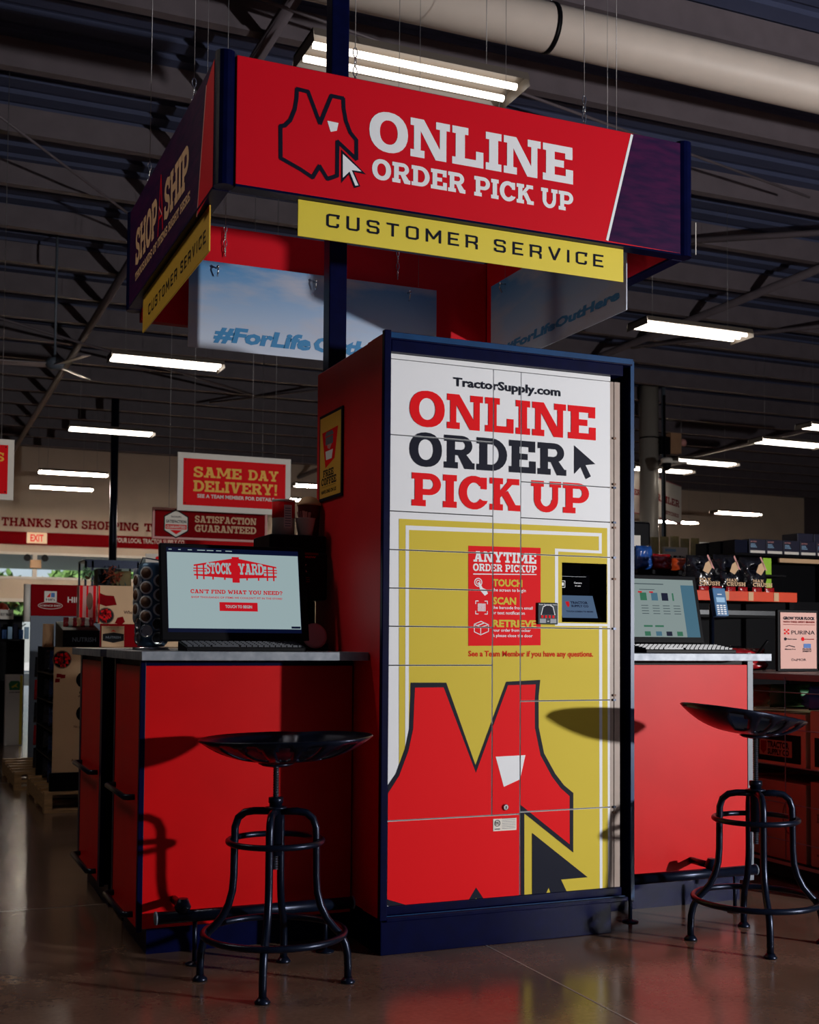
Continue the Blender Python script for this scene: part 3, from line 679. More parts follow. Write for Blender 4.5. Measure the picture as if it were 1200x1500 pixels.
# keypad sticker, rating plate, key lock
kx0, kx1, kz0, kz1 = (2.22,1.207)[0], (2.307,1.209)[0], (2.221,1.17)[1], (2.22,1.252)[1]
kp = MB().box(kx0, YD-.010, kz0, kx1, YD-.003, kz1).build('scanner_plate', mat('scanner_navy', '10262e', .5, spec=.2), lk, .003)
a = Art(); w_ = kx1-kx0; h_2 = kz1-kz0
a.text('Scan barcode here', .004, w_-.004, h_2-.009, h_2-.005, WHITE, 1, .02)
a.line([(.014, .036), (.022, .066), (.036, .073), (w_-.036, .073), (w_-.022, .066), (w_-.014, .036)], .003, WHITE, 1)
a.poly([(.018, .037), (.026, .063), (.038, .07), (w_-.038, .07), (w_-.026, .063), (w_-.018, .037)], NAVP, 0, 'nc')
for k in range(4): a.rect(.014+k*.016, .024, .023+k*.016, .034, REDP, 1)
a.rect(.008, .005, .034, .021, GREY, 1); a.rect(w_-.034, .005, w_-.008, .021, GREY, 1)
a.text('or', .04, .05, .01, .015, WHITE, 1, .02)
a.emit(kp, (kx0, YD-.010, kz0), (1, 0, 0), (0, 0, 1))
rp = MB().box((2.039,0.425)[0], YD-.0042, (2.042,0.406)[1], (2.136,0.42)[0], YD-.003, (2.042,0.451)[1]).build('rating_plate', WCARD, lk, .0004)
r0 = (2.039,0.406)
a = Art(); a.oval((.017, .029), .012, .012, .002, NAVP, 1); a.text('ETL', .01, .024, .025, .034, NAVP, 1, .03); a.rect(.006, .006, .028, .009, NAVP, 1)
for k in range(7): a.rect(.036, .008+k*.006, .092, .0095+k*.006, GREY, 1)
a.emit(rp, (r0[0], YD-.0042, r0[1]), (1, 0, 0), (0, 0, 1))
kc = (2.09,0.492)
kk = MB().lathe((kc[0], YD-.003, kc[1]), [(.012, -.004), (.012, .004), (.009, .006)], 18, 0, (0, -1, 0)).build('key_lock', STEEL, lk)
MB().box(kc[0]-.0015, YD-.0102, kc[1]-.006, kc[0]+.0015, YD-.0091, kc[1]+.004).build('key_slot', BLACK, kk)

# coffee poster on the locker side (faces -x): u = -y
cp_ = [(-4.681,2.012),(-4.409,2.015),(-4.403,1.663),(-4.678,1.665)]
u0 = (cp_[0][0]+cp_[3][0])/2; u1 = (cp_[1][0]+cp_[2][0])/2; v0 = (cp_[2][1]+cp_[3][1])/2; v1 = (cp_[0][1]+cp_[1][1])/2
ps_ = MB().box(1.570, -u1, v0, 1.5765, -u0, v1).build('coffee_poster', NAVP, None, label='narrow yellow free coffee poster with navy border on the red side of the locker', cat='poster')
a = Art(); uw, vh = u1-u0, v1-v0
a.rect(.012, .012, uw-.012, vh-.012, mat('poster_gold', 'd8a83c', .45), 0)
a.poly([(.14*uw, .79*vh), (.84*uw, .8*vh), (.7*uw, .45*vh), (.3*uw, .37*vh)], REDP, 1)
a.poly([(.27*uw, .73*vh), (.33*uw, .78*vh), (.6*uw, .78*vh), (.66*uw, .73*vh)], GREY, 2); a.rect(.3*uw, .63*vh, .63*uw, .72*vh, GREY, 2)
a.poly([(.33*uw, .46*vh), (.58*uw, .46*vh), (.63*uw, .56*vh), (.3*uw, .56*vh)], WHITE, 2)
a.poly([(.38*uw, .63*vh), (.58*uw, .63*vh), (.5*uw, .57*vh), (.4*uw, .59*vh)], PINK, 3)
a.slab('FREE', .2*uw, .66*uw, .27*vh, .35*vh, NAVP, 1); a.slab('COFFEE', .12*uw, .78*uw, .175*vh, .26*vh, NAVP, 1)
a.rect(.14*uw, .155*vh, .76*uw, .158*vh, NAVP, 1)
a.text('HAVE ONE ON US', .12*uw, .78*uw, .08*vh, .12*vh, NAVP, 1, .04)
a.emit(ps_, (1.570, -u0, v0), (0, -1, 0), (0, 0, 1))

# ================================================================= COUNTERS
YC = 4.27
lc = thing('service_counter', 'red fronted counter left of the locker with side handles and a foot rail', 'counter', (1.18, 4.5, 0), 'red customer counters of the island')
MB().box(.80, YC+.02, .095, 1.572, 4.8, 1.028).build('carcass', BLACK, lk and lc)
MB().box(.802, YC, .1, 1.572, YC+.02, 1.01).build('front_panel', REDL, lc, .001)
MB().box(.788, YC+.022, .1, .80, 4.79, 1.008).build('side_panel', REDL, lc, .001)
MB().box(.786, YC-.002, .09, .805, YC+.022, 1.03).build('corner_trim', NAVY, lc, .002)
MB().box(.802, YC-.001, 1.01, 1.572, YC+.02, 1.03).build('top_trim_shade', NAVY, lc)  # navy trim strip, also painting in the shade under the countertop overhang
MB().box(.786, 4.79, .095, .80, 4.82, 1.03).build('corner_trim', NAVY, lc)
MB().box(.83, YC+.05, 0, 1.55, 4.78, .095).build('plinth', NAVY, lc)
def handle(parent, y0, y1, z, x=.788):
    h = MB(); h.tube([(x, y0, z), (x-.02, y0, z), (x-.034, y0+.012, z), (x-.034, y1-.012, z), (x-.02, y1, z), (x, y1, z)], .011, 10)
    h.build('handle', BLACKM, parent)
handle(lc, 4.36, 4.76, .545); handle(lc, 4.36, 4.76, .135)
MB().box(.757, 4.1, 1.031, 1.572, 4.84, 1.062).build('countertop', GALV, None, .002, label='galvanised metal worktop under the touch screen left of the locker', cat='countertop', group='galvanised worktops')
def foot_rail(x0, x1, legs, knob, label, y=4.13, z=.165):
    t = thing('foot_rail', label, 'foot rail', ((x0+x1)/2, y, 0), 'foot rails under the counters')
    MB().tube([(x0, y, z), (x1, y, z)], .021, 16).build('rail', BLACKM, t)
    for x in (x0, x1): MB().lathe((x-.004, y, z), [(.001, 0), (.022, 0), (.023, .006), (.001, .009)], 16, 0, (1, 0, 0)).build('end_cap', GREY, t)
    for x in legs:
        l = MB(); l.tube([(x, y, .004), (x, y, z)], .008, 10); l.lathe((x, y, 0), [(.032, 0), (.032, .004), (.012, .008), (.009, .012)], 18)
        l.build('support_leg', BLACKM, t)
    kx = knob; k = MB(); k.tube([(kx, y, z+.015), (kx, y, z+.06)], .018, 12); k.lathe((kx, y, z+.032), [(.002, -.026), (.02, -.022), (.029, 0), (.02, .022), (.002, .028)], 18)
    k.tube([(kx, y, z+.03), (kx, YC-.002, z+.03)], .014, 10); k.build('rail_bracket', BLACKM, t)
foot_rail(.825, 1.53, (.958, 1.427), .915, 'black foot rail along the bottom of the left counter, behind the stool')
rc = thing('service_counter', 'pinkish red fronted counter right of the locker with grey corner trim', 'counter', (3.0, 4.5, 0), 'red customer counters of the island')
MB().box(2.65, YC+.02, .095, 3.41, 4.8, 1.028).build('carcass', BLACK, rc)
MB().box(2.65, YC, .122, 3.385, YC+.02, 1.012).build('front_panel', REDL, rc, .001)
MB().box(3.385, YC-.003, .09, 3.415, YC+.022, 1.03).build('corner_trim', GREY, rc, .002)
MB().box(3.41, YC+.022, .1, 3.414, 4.79, 1.02).build('side_panel', REDL, rc)
MB().box(2.65, YC-.001, .095, 3.385, YC+.02, .122).build('bottom_trim', NAVY, rc)
MB().box(2.66, YC+.05, 0, 3.38, 4.78, .095).build('plinth', NAVY, rc)
MB().box(2.65, 4.1, 1.031, (3.378,1.055)[0], 4.84, 1.062).build('countertop', GALV, None, .002, label='galvanised metal worktop under the keyboard right of the locker', cat='countertop', group='galvanised worktops')
foot_rail(2.67, (3.312,0.139)[0], (2.70, 3.207), (3.092,0.176)[0], 'black foot rail along the bottom of the right counter, behind the stool')
# rear counter of the island
bc = thing('service_counter', 'dark red counter standing behind the left counter, seen edge on with two handles', 'counter', (1.2, 5.45, 0), 'red customer counters of the island')
MB().box(.802, 5.12, .095, 1.7, 5.76, 1.028).build('carcass', BLACK, bc)
MB().box(.788, 5.17, .1, .802, 5.72, 1.01).build('side_panel', REDL, bc, .001)
MB().box(.786, 5.11, .09, .805, 5.165, 1.03).build('corner_trim', NAVY, bc); MB().box(.786, 5.722, .09, .805, 5.77, 1.03).build('corner_trim', NAVY, bc)
MB().box(.83, 5.15, 0, 1.66, 5.74, .095).build('plinth', NAVY, bc)
handle(bc, 5.22, 5.68, .545); handle(bc, 5.22, 5.68, .135)
MB().box(.757, 5.0, 1.031, 1.72, 5.85, 1.062).build('countertop', GALV, None, .002, label='metal worktop of the rear counter, in front of the pet food display', cat='countertop', group='galvanised worktops')
br = MB().box(.835, 4.85, .0, 1.5, 5.05, .98)
br.build('filler_cabinet', BLACK, None, .003, label='black filler cabinet between the left counter and the rear counter', cat='cabinet')

# central pole
pl = thing('support_pole', 'square navy steel pole rising behind the locker through the hanging sign', 'pole', (1.722, 4.94, 0))
MB().box(1.682, 4.9, .0, 1.762, 4.98, ZC-.02).build('pole_tube', NAVY, pl, .004)
MB().box(1.63, 4.85, 0, 1.81, 5.03, .012).build('foot_plate', NAVY, pl)
MB().box(1.63, 4.85, ZC-.06, 1.81, 5.03, ZC-.02).build('top_plate', NAVY, pl)

# ================================================================= OVERHEAD SIGN
ZS0, ZS1 = 2.66, 3.11
sg = thing('hanging_sign', 'big four sided red online order pick up sign hanging over the locker', 'hanging sign', (1.93, 4.87, ZS0))
def panel(name, m, *b): return MB().box(*b).build(name, m, sg, .002)
p1 = panel('front_panel', REDSIGN, 1.03, 4.0, ZS0, 2.853, 4.055, ZS1)
p2 = panel('side_panel', PURPLE, .966, 4.06, ZS0, 1.02, 5.70, ZS1)
p3 = panel('side_panel', REDSIGN, 2.845, 4.06, ZS0, 2.9, 5.72, ZS1)
p4 = panel('back_panel', REDSIGN, 1.03, 5.725, ZS0-.05, 2.845, 5.78, ZS1)
for x, y in ((.997, 4.03), (2.883, 4.03), (.997, 5.75), (2.88, 5.75)):
    MB().prism([(x+.036*cos(a_), y+.036*sin(a_)) for a_ in [2*pi*k/16 for k in range(16)]], 'z', ZS0-.006, ZS1+.012).build('corner_post', NAVY, sg)
e_ = MB(); e_.box(1.03, 3.998, ZS0-.008, 2.853, 4.057, ZS0); e_.box(.964, 4.06, ZS0-.008, 1.022, 5.7, ZS0); e_.box(2.843, 4.06, ZS0-.008, 2.902, 5.72, ZS0)
e_.build('bottom_channel', NAVY, sg)
MB().box(2.915, 3.985, ZS0, 2.918, 3.988, ZS0+.13).build('white_cord', WCARD, sg)
a = Art(); za, zb = ZS0+.001, ZS1-.001
a.poly([(2.63,3.11), (2.852, zb), (2.852, za), (2.514,2.666)], PURPLE, 0)
a.line([(2.624,3.103),(2.511,2.668)], .011, WHITE, 1)
a.slab('ONLINE', (1.517,2.908)[0], (2.357,2.918)[0], (1.68,2.863)[1], (1.678,3.006)[1], WHITE, 1)
so0, so1 = (1.764,2.757)[1], (1.764,2.831)[1]
a.slab('ORDER', (1.529,2.785)[0], (1.899,2.793)[0], so0, so1, WHITE, 1); a.slab('PICK', (1.935,2.773)[0], (2.186,2.785)[0], so0, so1, WHITE, 1); a.slab('UP', (2.217,2.79)[0], (2.358,2.811)[0], so0, so1, WHITE, 1)
a.line([(1.245,3.03),(1.286,3.028),(1.331,2.922),(1.372,3.029),(1.417,3.028),(1.419,2.993),(1.428,2.948),(1.445,2.909),(1.468,2.886),(1.469,2.817),(1.397,2.869),(1.397,2.746),(1.361,2.728),(1.331,2.77),(1.306,2.725),(1.261,2.747),(1.189,2.775),(1.187,2.887),(1.203,2.893),(1.222,2.915),(1.238,2.957),(1.244,2.997),(1.245,3.03)], .0145, NAVP, 1)
a.poly([(1.358,2.937),(1.4,2.936),(1.394,2.907),(1.371,2.899)], WHITE, 1)
a.poly([(1.412,2.842),(1.506,2.767),(1.46,2.769),(1.484,2.721),(1.462,2.711),(1.441,2.758),(1.413,2.722)], NAVP, 2, 'nc')
a.poly([(1.417,2.827),(1.488,2.775),(1.451,2.774),(1.477,2.723),(1.465,2.72),(1.443,2.768),(1.418,2.741)], WHITE, 3, 'nc')
a.emit(p1, (0, 4.0, 0), (1, 0, 0), (0, 0, 1))
a = Art()
a.poly([(-4.175,3.063), (-4.06, ZS1), (-4.06, ZS0), (-4.294,2.634)], REDSIGN, 0)
a.line([(-4.175,3.063), (-4.294,2.634)], .012, PINK, 1)
z0, z1 = (-5.541,2.803)[1], (-5.557,2.966)[1]
uS = (-5.541,2.803)[0]; uE = (-4.445,2.804)[0]
a.slab('SHOP', uS, uS+(uE-uS)*.45, z0, z1, CREAM, 1, .04); a.slab('SHIP', uS+(uE-uS)*.59, uE, z0, z1, CREAM, 1, .04)
um = uS+(uE-uS)*.52; hh = (z1-z0)
a.line([(um-.05, z0-.02), (um, z1+.06), (um+.05, z0-.02)], .012, REDP, 1); a.line([(um-.035, z0+.3*hh), (um+.035, z0+.3*hh)], .012, REDP, 1); a.line([(um-.03, z0+.6*hh), (um+.03, z0+.3*hh)], .01, PINK, 2)
a.slab('THOUSANDS OF ITEMS RIGHT HERE', uS, uE+.03, (-5.535,2.734)[1], (-5.538,2.771)[1], CREAM, 1, .05)
a.emit(p2, (.966, 0, 0), (0, -1, 0), (0, 0, 1))
# chains and wires
def chain(x, y, z, top=ZC-.015):
    w_ = MB(); w_.tube([(x, y, z+.14), (x, y, top)], .0016, 5); w_ = w_.build('hanging_wire', WIRE, sg)
    c = MB()
    for k in range(4):
        zz = z+.035*k+.01; r = .008
        pts = [(x+(r*cos(t) if k % 2 else 0), y+(0 if k % 2 else r*cos(t)), zz+.014+.018*sin(t)) for t in [2*pi*i/10 for i in range(10)]]
        c.tube(pts, .0022, 5, closed=True)
    c.tube([(x, y, z-.01), (x, y, z+.015)], .003, 6)
    c.build('chain', STEEL, w_)
for x, y in (((1.472,3.106)[0], 4.03), ((2.425,3.113)[0], 4.03), (.993, (4.499,3.117)[0]), (.993, (5.38,3.129)[0])): chain(x, y, ZS1-.02)
chain((1.425,3.011)[0], 5.712, 2.97); chain((2.33,3.02)[0], 5.712, 2.97); chain((2.872,3.333)[0], 4.5, ZS1)
# yellow customer service boards
yb = [(1.263,2.515),(2.603,2.528),(2.603,2.673),(1.261,2.662)]
b1 = MB().box(yb[0][0], 4.028, (yb[0][1]+yb[1][1])/2, yb[1][0], 4.034, ZS0-.0085).build('hanging_board', YBOARD, None, .001, label='yellow customer service board hanging under the front of the big sign', cat='sign board', group='yellow customer service boards')
a = Art(); a.sq('CUSTOMER', (1.368,2.598)[0], (1.965,2.593)[0], (1.368,2.567)[1], (1.368,2.616)[1], NAVP, 1)
a.sq('SERVICE', (2.033,2.589)[0], (2.511,2.6)[0], (1.368,2.567)[1], (1.368,2.616)[1], NAVP, 1)
a.emit(b1, (0, 4.028, 0), (1, 0, 0), (0, 0, 1))
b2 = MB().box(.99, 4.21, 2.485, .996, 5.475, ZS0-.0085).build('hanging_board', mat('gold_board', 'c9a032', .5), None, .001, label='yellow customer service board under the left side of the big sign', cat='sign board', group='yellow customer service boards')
ca, cb = (-5.336,2.53), (-4.254,2.571); cc = (-5.34,2.577)
a = Art(); um = ca[0]+(cb[0]-ca[0])*.55
a.sq('CUSTOMER', ca[0], um, ca[1], cc[1], NAVP, 1); a.sq('SERVICE', ca[0]+(cb[0]-ca[0])*.61, cb[0], ca[1], cc[1], NAVP, 1)
a.emit(b2, (.99, 0, 0), (0, -1, 0), (0, 0, 1))
# sky boards hung inside the sign
def hook(x, y, z, par, dx=0, dy=-1):
    h = MB(); h.tube([(x, y, z+.03), (x+dx*.03, y+dy*.03, z+.03), (x+dx*.035, y+dy*.035, z+.01), (x+dx*.02, y+dy*.02, z-.015)], .004, 6)
    h.lathe((x+dx*.03, y+dy*.03, z+.028), [(.002, -.008), (.009, 0), (.002, .008)], 8); h.build('hook', STEEL, par)
k1 = MB().box(1.225, 5.60, 2.475, 2.50, 5.606, 2.895).build('sky_board', SKYP, None, .001, label='printed blue sky board inside the back of the big sign, behind the pole', cat='sign board', group='printed sky boards inside the sign', loc=(1.86, 5.603, 2.475))
a = Art(); a.text('#ForLife', (1.343,2.545)[0], (1.824,2.546)[0], (1.426,2.519)[1], (1.425,2.586)[1], SKYTXT, 1, .05, .28); a.text('OutHere', (1.835,2.547)[0], (2.315,2.544)[0], (1.426,2.519)[1], (1.425,2.586)[1], SKYTXT, 1, .05, .28)
a.emit(k1, (0, 5.6, 0), (1, 0, 0), (0, 0, 1))
for p in ((1.356,2.834), (1.842,2.828), (2.339,2.832)): hook(p[0], 5.6, p[1], k1)
k2 = MB().box(2.76, 4.25, 2.485, 2.766, 5.5, 2.92).build('sky_board', SKYP, None, .001, label='printed cloud board inside the right side of the big sign, seen at an angle', cat='sign board', group='printed sky boards inside the sign', loc=(2.763, 4.87, 2.485))
a = Art(); a.text('#ForLifeOutHere', (-5.349,2.592)[0], (-4.299,2.549)[0], (-4.309,2.546)[1], (-4.309,2.586)[1], SKYTXT, 1, .05, .28)
a.emit(k2, (2.76, 0, 0), (0, -1, 0), (0, 0, 1))
p = (5.337,2.858); hook(2.76, p[0], p[1], k2, -1, 0)
for x, y in ((1.3, 5.603), (2.4, 5.603), (2.763, 4.4), (2.763, 5.35)):
    pr = k1 if y > 5.5 and x < 2.7 else k2
    MB().tube([(x, y, 2.9), (x, y, ZC-.015)], .0012, 4).build('wire', WIRE, pr)
for x in (1.35, 2.2): MB().box(x-.01, 4.034, ZS0-.04, x+.01, 4.036, ZS0-.0082).build('clip', STEEL, b1)

# ================================================================= STOOLS
def stool(cx, cy, rot, seat_rot, label, seatz=.70, tilt=.04, sx=0):
    t = thing('bar_stool', label, 'stool', (cx, cy, 0), 'black tractor seat stools'); t.rotation_euler = (0, 0, 0)
    for k in range(4):
        an = rot+k*pi/2; c, s_ = cos(an), sin(an)
        prof = [(.0, .548), (.07, .548), (.10, .543), (.122, .525), (.132, .495), (.133, .44), (.134, .34), (.138, .29), (.15, .245), (.17, .205), (.195, .175), (.215, .155), (.230, .125), (.238, .09), (.240, .05), (.240, .012)]
        MB().tube([(cx+r*c, cy+r*s_, z) for r, z in prof], .0125, 12).build('leg', BLACKM, t)
        lg = MB().lathe((cx+.24*c, cy+.24*s_, 0), [(.022, 0), (.025, .004), (.02, .01), (.014, .018)], 16).build('foot', BLACKM, t)
    for r, z, rr in ((.152, .452, .010), (.228, .158, .011)):
        MB().tube([(cx+r*cos(a_), cy+r*sin(a_), z) for a_ in [2*pi*i/40 for i in range(40)]], rr, 10, closed=True).build('ring', BLACKM, t)
    MB().lathe((cx, cy, 0), [(.021, .405), (.021, .575), (.024, .575), (.024, .592), (.014, .594)], 20).build('hub', BLACKM, t)
    MB().lathe((cx, cy, 0), [(.034, .556), (.038, .56), (.02, .564)], 20).build('collar', BLACKM, t)
    rod = [(.0085 if i % 2 else .0105, .36+i*.004) for i in range(int((seatz-.36)/.004))]
    MB().lathe((cx, cy, 0), rod, 12, smooth=False).build('threaded_rod', mat('dark_steel', '555a66', .3, metal=.9), t)
    m = MB().lathe((cx, cy, seatz-.012), [(.012, 0), (.045, .006), (.06, .014)], 16); m.build('seat_mount', BLACKM, t)
    # pressed tractor seat: wide bowl, two thigh lobes, slots through the back
    NA, NR = 96, 14; vs = []; ca, sa = cos(seat_rot), sin(seat_rot)
    for i in range(NR+1):
        q = i/NR
        for k in range(NA):
            th = 2*pi*k/NA; c, s_ = cos(th), sin(th)
            rx = .285*abs(c)**1.0; back = s_ > 0
            Rr = 1/((abs(c)/.285)**2.3+(abs(s_)/.195)**2.3)**(1/2.3)
            if not back: Rr *= 1-.17*math.exp(-((th-1.5*pi)/.26)**2)
            x, y = q*Rr*c, q*Rr*s_
            z = .012+.076*q**3.0
            px_ = x*ca-y*sa; z += tilt*px_
            vs.append((cx+sx+x*ca-y*sa, cy+x*sa+y*ca, seatz+z))
    fs = []
    for i in range(NR):
        for k in range(NA):
            deg = 360*(k+.5)/NA; hole = False
            if 7 <= i <= 12:
                for cdeg in (22, 48, 74, 106, 132, 158):
                    if abs(deg-cdeg) < (8.5 if 8 <= i <= 11 else 5.5): hole = True
            if 5 <= i <= 7 and deg > 200:
                for cdeg in (222, 318):
                    if abs(deg-cdeg) < 6: hole = True
            if not hole:
                fs.append((i*NA+k, i*NA+(k+1) % NA, (i+1)*NA+(k+1) % NA, (i+1)*NA+k))
    s = MB().add(vs, fs, 0, True).build('seat', BLACKM, t)
    md = s.modifiers.new('sheet', 'SOLIDIFY'); md.thickness = .006; md.offset = 1
    return t
stool(1.149, 3.831, radians(-114.6), radians(145), 'black metal tractor seat stool standing before the left counter', sx=.03)
stool(2.962, 3.690, radians(-117.5), radians(205), 'black metal tractor seat stool standing before the right counter', .76, -.15, sx=-.05)

# ================================================================= ITEMS ON THE LEFT COUNTER
ZT_ = 1.062
def tilt_panel(parent, x0, x1, yb, zb, yt, zt, name, m, th):
    """a reclined slab: front lower edge (yb,zb), front upper edge (yt,zt)"""
    V = Vector((0, yt-yb, zt-zb)).normalized(); N = Vector((1, 0, 0)).cross(V)
    mb = MB(); P = []
    for d in (0, th):
        for x, y, z in ((x0, yb, zb), (x1, yb, zb), (x1, yt, zt), (x0, yt, zt)): P.append(Vector((x, y, z))-N*d)
    mb.add(P, [(0, 1, 2, 3), (7, 6, 5, 4), (0, 4, 5, 1), (1, 5, 6, 2), (2, 6, 7, 3), (3, 7, 4, 0)])
    return mb.build(name, m, parent, .004), V
mn = thing('touch_monitor', 'black touch screen monitor showing the red fence logo page', 'monitor', (1.17, 4.5, ZT_))
h, V = tilt_panel(mn, .89, 1.455, 4.43, 1.10, 4.50, 1.462, 'screen_housing', BLACK, .03)
MB().lathe((1.17, 4.54, ZT_), [(.11, 0), (.11, .012), (.03, .018)], 24).build('stand_base', BLACK, mn)
MB().bar((1.17, 4.54, 1.075), (1.17, 4.53, 1.25), .06, .03).build('stand_neck', BLACK, mn)
a = Art(); Hh = math.hypot(.07, .362); Wd = .565
a.rect(.024, .03, Wd-.03, Hh-.016, SCRB, 0); a.rect(.026, .045, Wd-.032, Hh-.035, SCRW, 1)
a.poly([(.02+.026, Hh-.035), (.35, Hh-.035), (.38, Hh-.075), (.2, Hh-.05)], SCRS, 2) if False else None
for k, wd in enumerate((.012, .01, .016, .03, .026, .02, .025)): a.rect(.032+k*.036, Hh-.026, .032+k*.036+wd, Hh-.023, SCRW, 1)
cx_ = .285
def fence(sgn):
    for v in (.29, .307, .322, .337): pass
    a.poly([(cx_, .318), (cx_+sgn*.16, .288), (cx_+sgn*.16, .282), (cx_, .306)], SCRR, 2); a.poly([(cx_, .238), (cx_+sgn*.16, .246), (cx_+sgn*.16, .252), (cx_, .25)], SCRR, 2)
    for v in (.262, .272): a.poly([(cx_+sgn*.105, v), (cx_+sgn*.162, v), (cx_+sgn*.162, v+.004), (cx_+sgn*.105, v+.004)], SCRR, 2)
    for q in (.04, .085, .12, .145): a.rect(min(cx_+sgn*q, cx_+sgn*(q+.006)), .232, max(cx_+sgn*q, cx_+sgn*(q+.006)), .305-q*.12, SCRR, 2)
    a.poly([(cx_, .306), (cx_+sgn*.11, .29), (cx_+sgn*.11, .25), (cx_, .25)], SCRR, 2)
fence(-1); fence(1); a.rect(cx_-.014, .222, cx_+.014, .322, SCRR, 3)
a.slab('STOCK', cx_-.115, cx_-.018, .254, .297, SCRW, 4, .03); a.slab('YARD', cx_+.01, cx_+.11, .254, .297, SCRW, 4, .03)
a.slab("CAN'T FIND WHAT YOU NEED?", .11, .465, .178, .193, SCRR, 2); a.text("SHOP THOUSANDS OF ITEMS WE COULDN'T FIT IN THE STORE!", .112, .463, .16, .167, SCRR, 2, .02)
a.rect(.218, .112, .365, .146, SCRR, 2); a.text('TOUCH TO BEGIN', .24, .343, .124, .135, SCRW, 3, .03)
a.rect(Wd-.07, .048, Wd-.034, .056, SCRB, 2)
a.emit(h, (.89, 4.43, 1.10), (1, 0, 0), V)
def keyboard(x0, y0, w_, d_, label, rot=0):
    t = thing('keyboard', label, 'keyboard', (x0+w_/2, y0+d_/2, ZT_), 'keyboards on the worktops')
    kb = MB().add([(x0, y0, ZT_), (x0+w_, y0, ZT_), (x0+w_, y0+d_, ZT_), (x0, y0+d_, ZT_), (x0, y0, ZT_+.014), (x0+w_, y0, ZT_+.014), (x0+w_, y0+d_, ZT_+.034), (x0, y0+d_, ZT_+.034)],
                  [(0, 3, 2, 1), (4, 5, 6, 7), (0, 1, 5, 4), (1, 2, 6, 5), (2, 3, 7, 6), (3, 0, 4, 7)])
    kb.build('base', BLACK, t, .002)
    nx = int(w_/.0215)
    proto = None
    for r in range(5):
        for k in range(nx):
            if r == 0 and 4 <= k <= 8: continue
            x = x0+.006+k*(w_-.012)/nx; y = y0+.012+r*(d_-.02)/5; z = ZT_+.014+.02*(y-y0)/d_
            o = MB().box(x, y, z, x+.017, y+.017, z+.007)
            if proto is None: proto = o.build('key', mat('key_plastic', '3a3e46', .4), t); base = (x, y, z); continue
            c = proto.copy(); C.objects.link(c); c.parent = t; c.location = (x-base[0], y-base[1], z-base[2])
    x = x0+.1; MB().box(x0+.095, y0+.012, ZT_+.015, x0+.19, y0+.028, ZT_+.0225).build('space_bar', _m['key_plastic'], t)
keyboard(.93, 4.2, .44, .14, 'black keyboard lying in front of the touch screen left of the locker')
# pod carousel
pr = thing('pod_carousel', 'spiral rack holding coffee pods beside the touch screen', 'pod rack', (.888, 4.62, ZT_))
cx_, cy_ = .888, 4.62
MB().lathe((cx_, cy_, ZT_), [(.07, 0), (.07, .01), (.02, .014)], 20).build('base', STEEL, pr)
MB().lathe((cx_, cy_, ZT_), [(.052, .014), (.052, .32), (.04, .33)], 20).build('drum', mat('carousel_blue_steel', '5a7c9c', .35, metal=.5), pr)
MB().tube([(cx_-.05, cy_, 1.375), (cx_-.04, cy_-.02, 1.41), (cx_+.03, cy_-.03, 1.4), (cx_+.05, cy_, 1.375)], .003, 6).build('top_wire', STEEL, pr)
for col in range(8):
    an = radians(-165+col*45)
    for r in range(6):
        z = ZT_+.045+r*.054+(.027 if col % 2 else 0)
        if z > 1.36: continue
        d = Vector((cos(an), sin(an), 0)); p = Vector((cx_, cy_, z))+d*.052
        full = (z > 1.17)
        q = MB().lathe(p, [(.021, 0), (.0245, .012), (.025, .014), (.021, .015), (.0005, .0155)] if full else [(.022, 0), (.025, .004), (.025, .006), (.02, .005), (.018, -.002), (.0005, -.003)], 18, 0, d)
        q = q.build('coffee_pod' if full else 'pod_holder', WHITE if full else STEEL, None if full else pr, **(dict(label='small round coffee pod with a brown lid in the spiral rack beside the touch screen', cat='coffee pod', group='coffee pods in the rack') if full else {}))
        if full:
            l = MB().lathe(p, [(.0005, .0158), (.019, .0158), (.019, .0163), (.0005, .0164)], 18, 0, d).build('lid', BROWNP, q)
# coffee brewer
bw = thing('coffee_brewer', 'black single cup coffee brewer in the corner between monitor and locker', 'coffee maker', (1.46, 4.66, ZT_))
bx = ((1.33,1.47)[0], (1.587,1.48)[0])
MB().box(bx[0], 4.56, (1.427,1.451)[1]-.0, 1.565, 4.8, (1.426,1.518)[1]).build('top_housing', BLACK, bw, .008)
zt = (1.427,1.451)[1]
MB().box(bx[0]+.02, 4.53, zt-.19, 1.56, 4.8, zt-.002).build('brew_head', BLACK, bw, .01)
MB().box(bx[0]+.02, 4.68, ZT_, 1.56, 4.8, zt-.19).build('column', BLACK, bw, .004)
MB().box(bx[0]+.03, 4.5, ZT_, 1.555, 4.68, ZT_+.03).build('drip_tray', BLACK, bw, .004)
a = Art(); a.text('LET US BREW', .0, .11, .145, .152, REDP, 1, .03); a.rect(0, .157, .12, .166, DKRED, 0); a.text('K', .055, .075, .09, .12, PINK, 1, .02)
for k in range(3): a.rect(.045, .05+k*.008, .085, .053+k*.008, DKRED, 1)
a.emit(bw, (bx[0]+.07, 4.53, zt-.17), (1, 0, 0), (0, 0, 1))
zb_ = (1.426,1.518)[1]
cn = thing('paper_canister', 'white and red labelled paper canister standing on the brewer', 'canister', ((1.409,1.532)[0], 4.64, zb_))
MB().lathe(cn.location, [(.045, 0), (.045, .135), (.047, .137), (.047, .143), (.04, .143)], 28).build('can_body', WCARD, cn)
MB().lathe(cn.location, [(.0455, .07), (.0455, .134)], 28).build('red_wrap', REDP, cn)
a = Art(); a.rect(-.012, .03, .02, .12, WCARD, 0)
for k in range(8): a.rect(-.008, .035+k*.01, .016, .038+k*.01, GREY, 1)
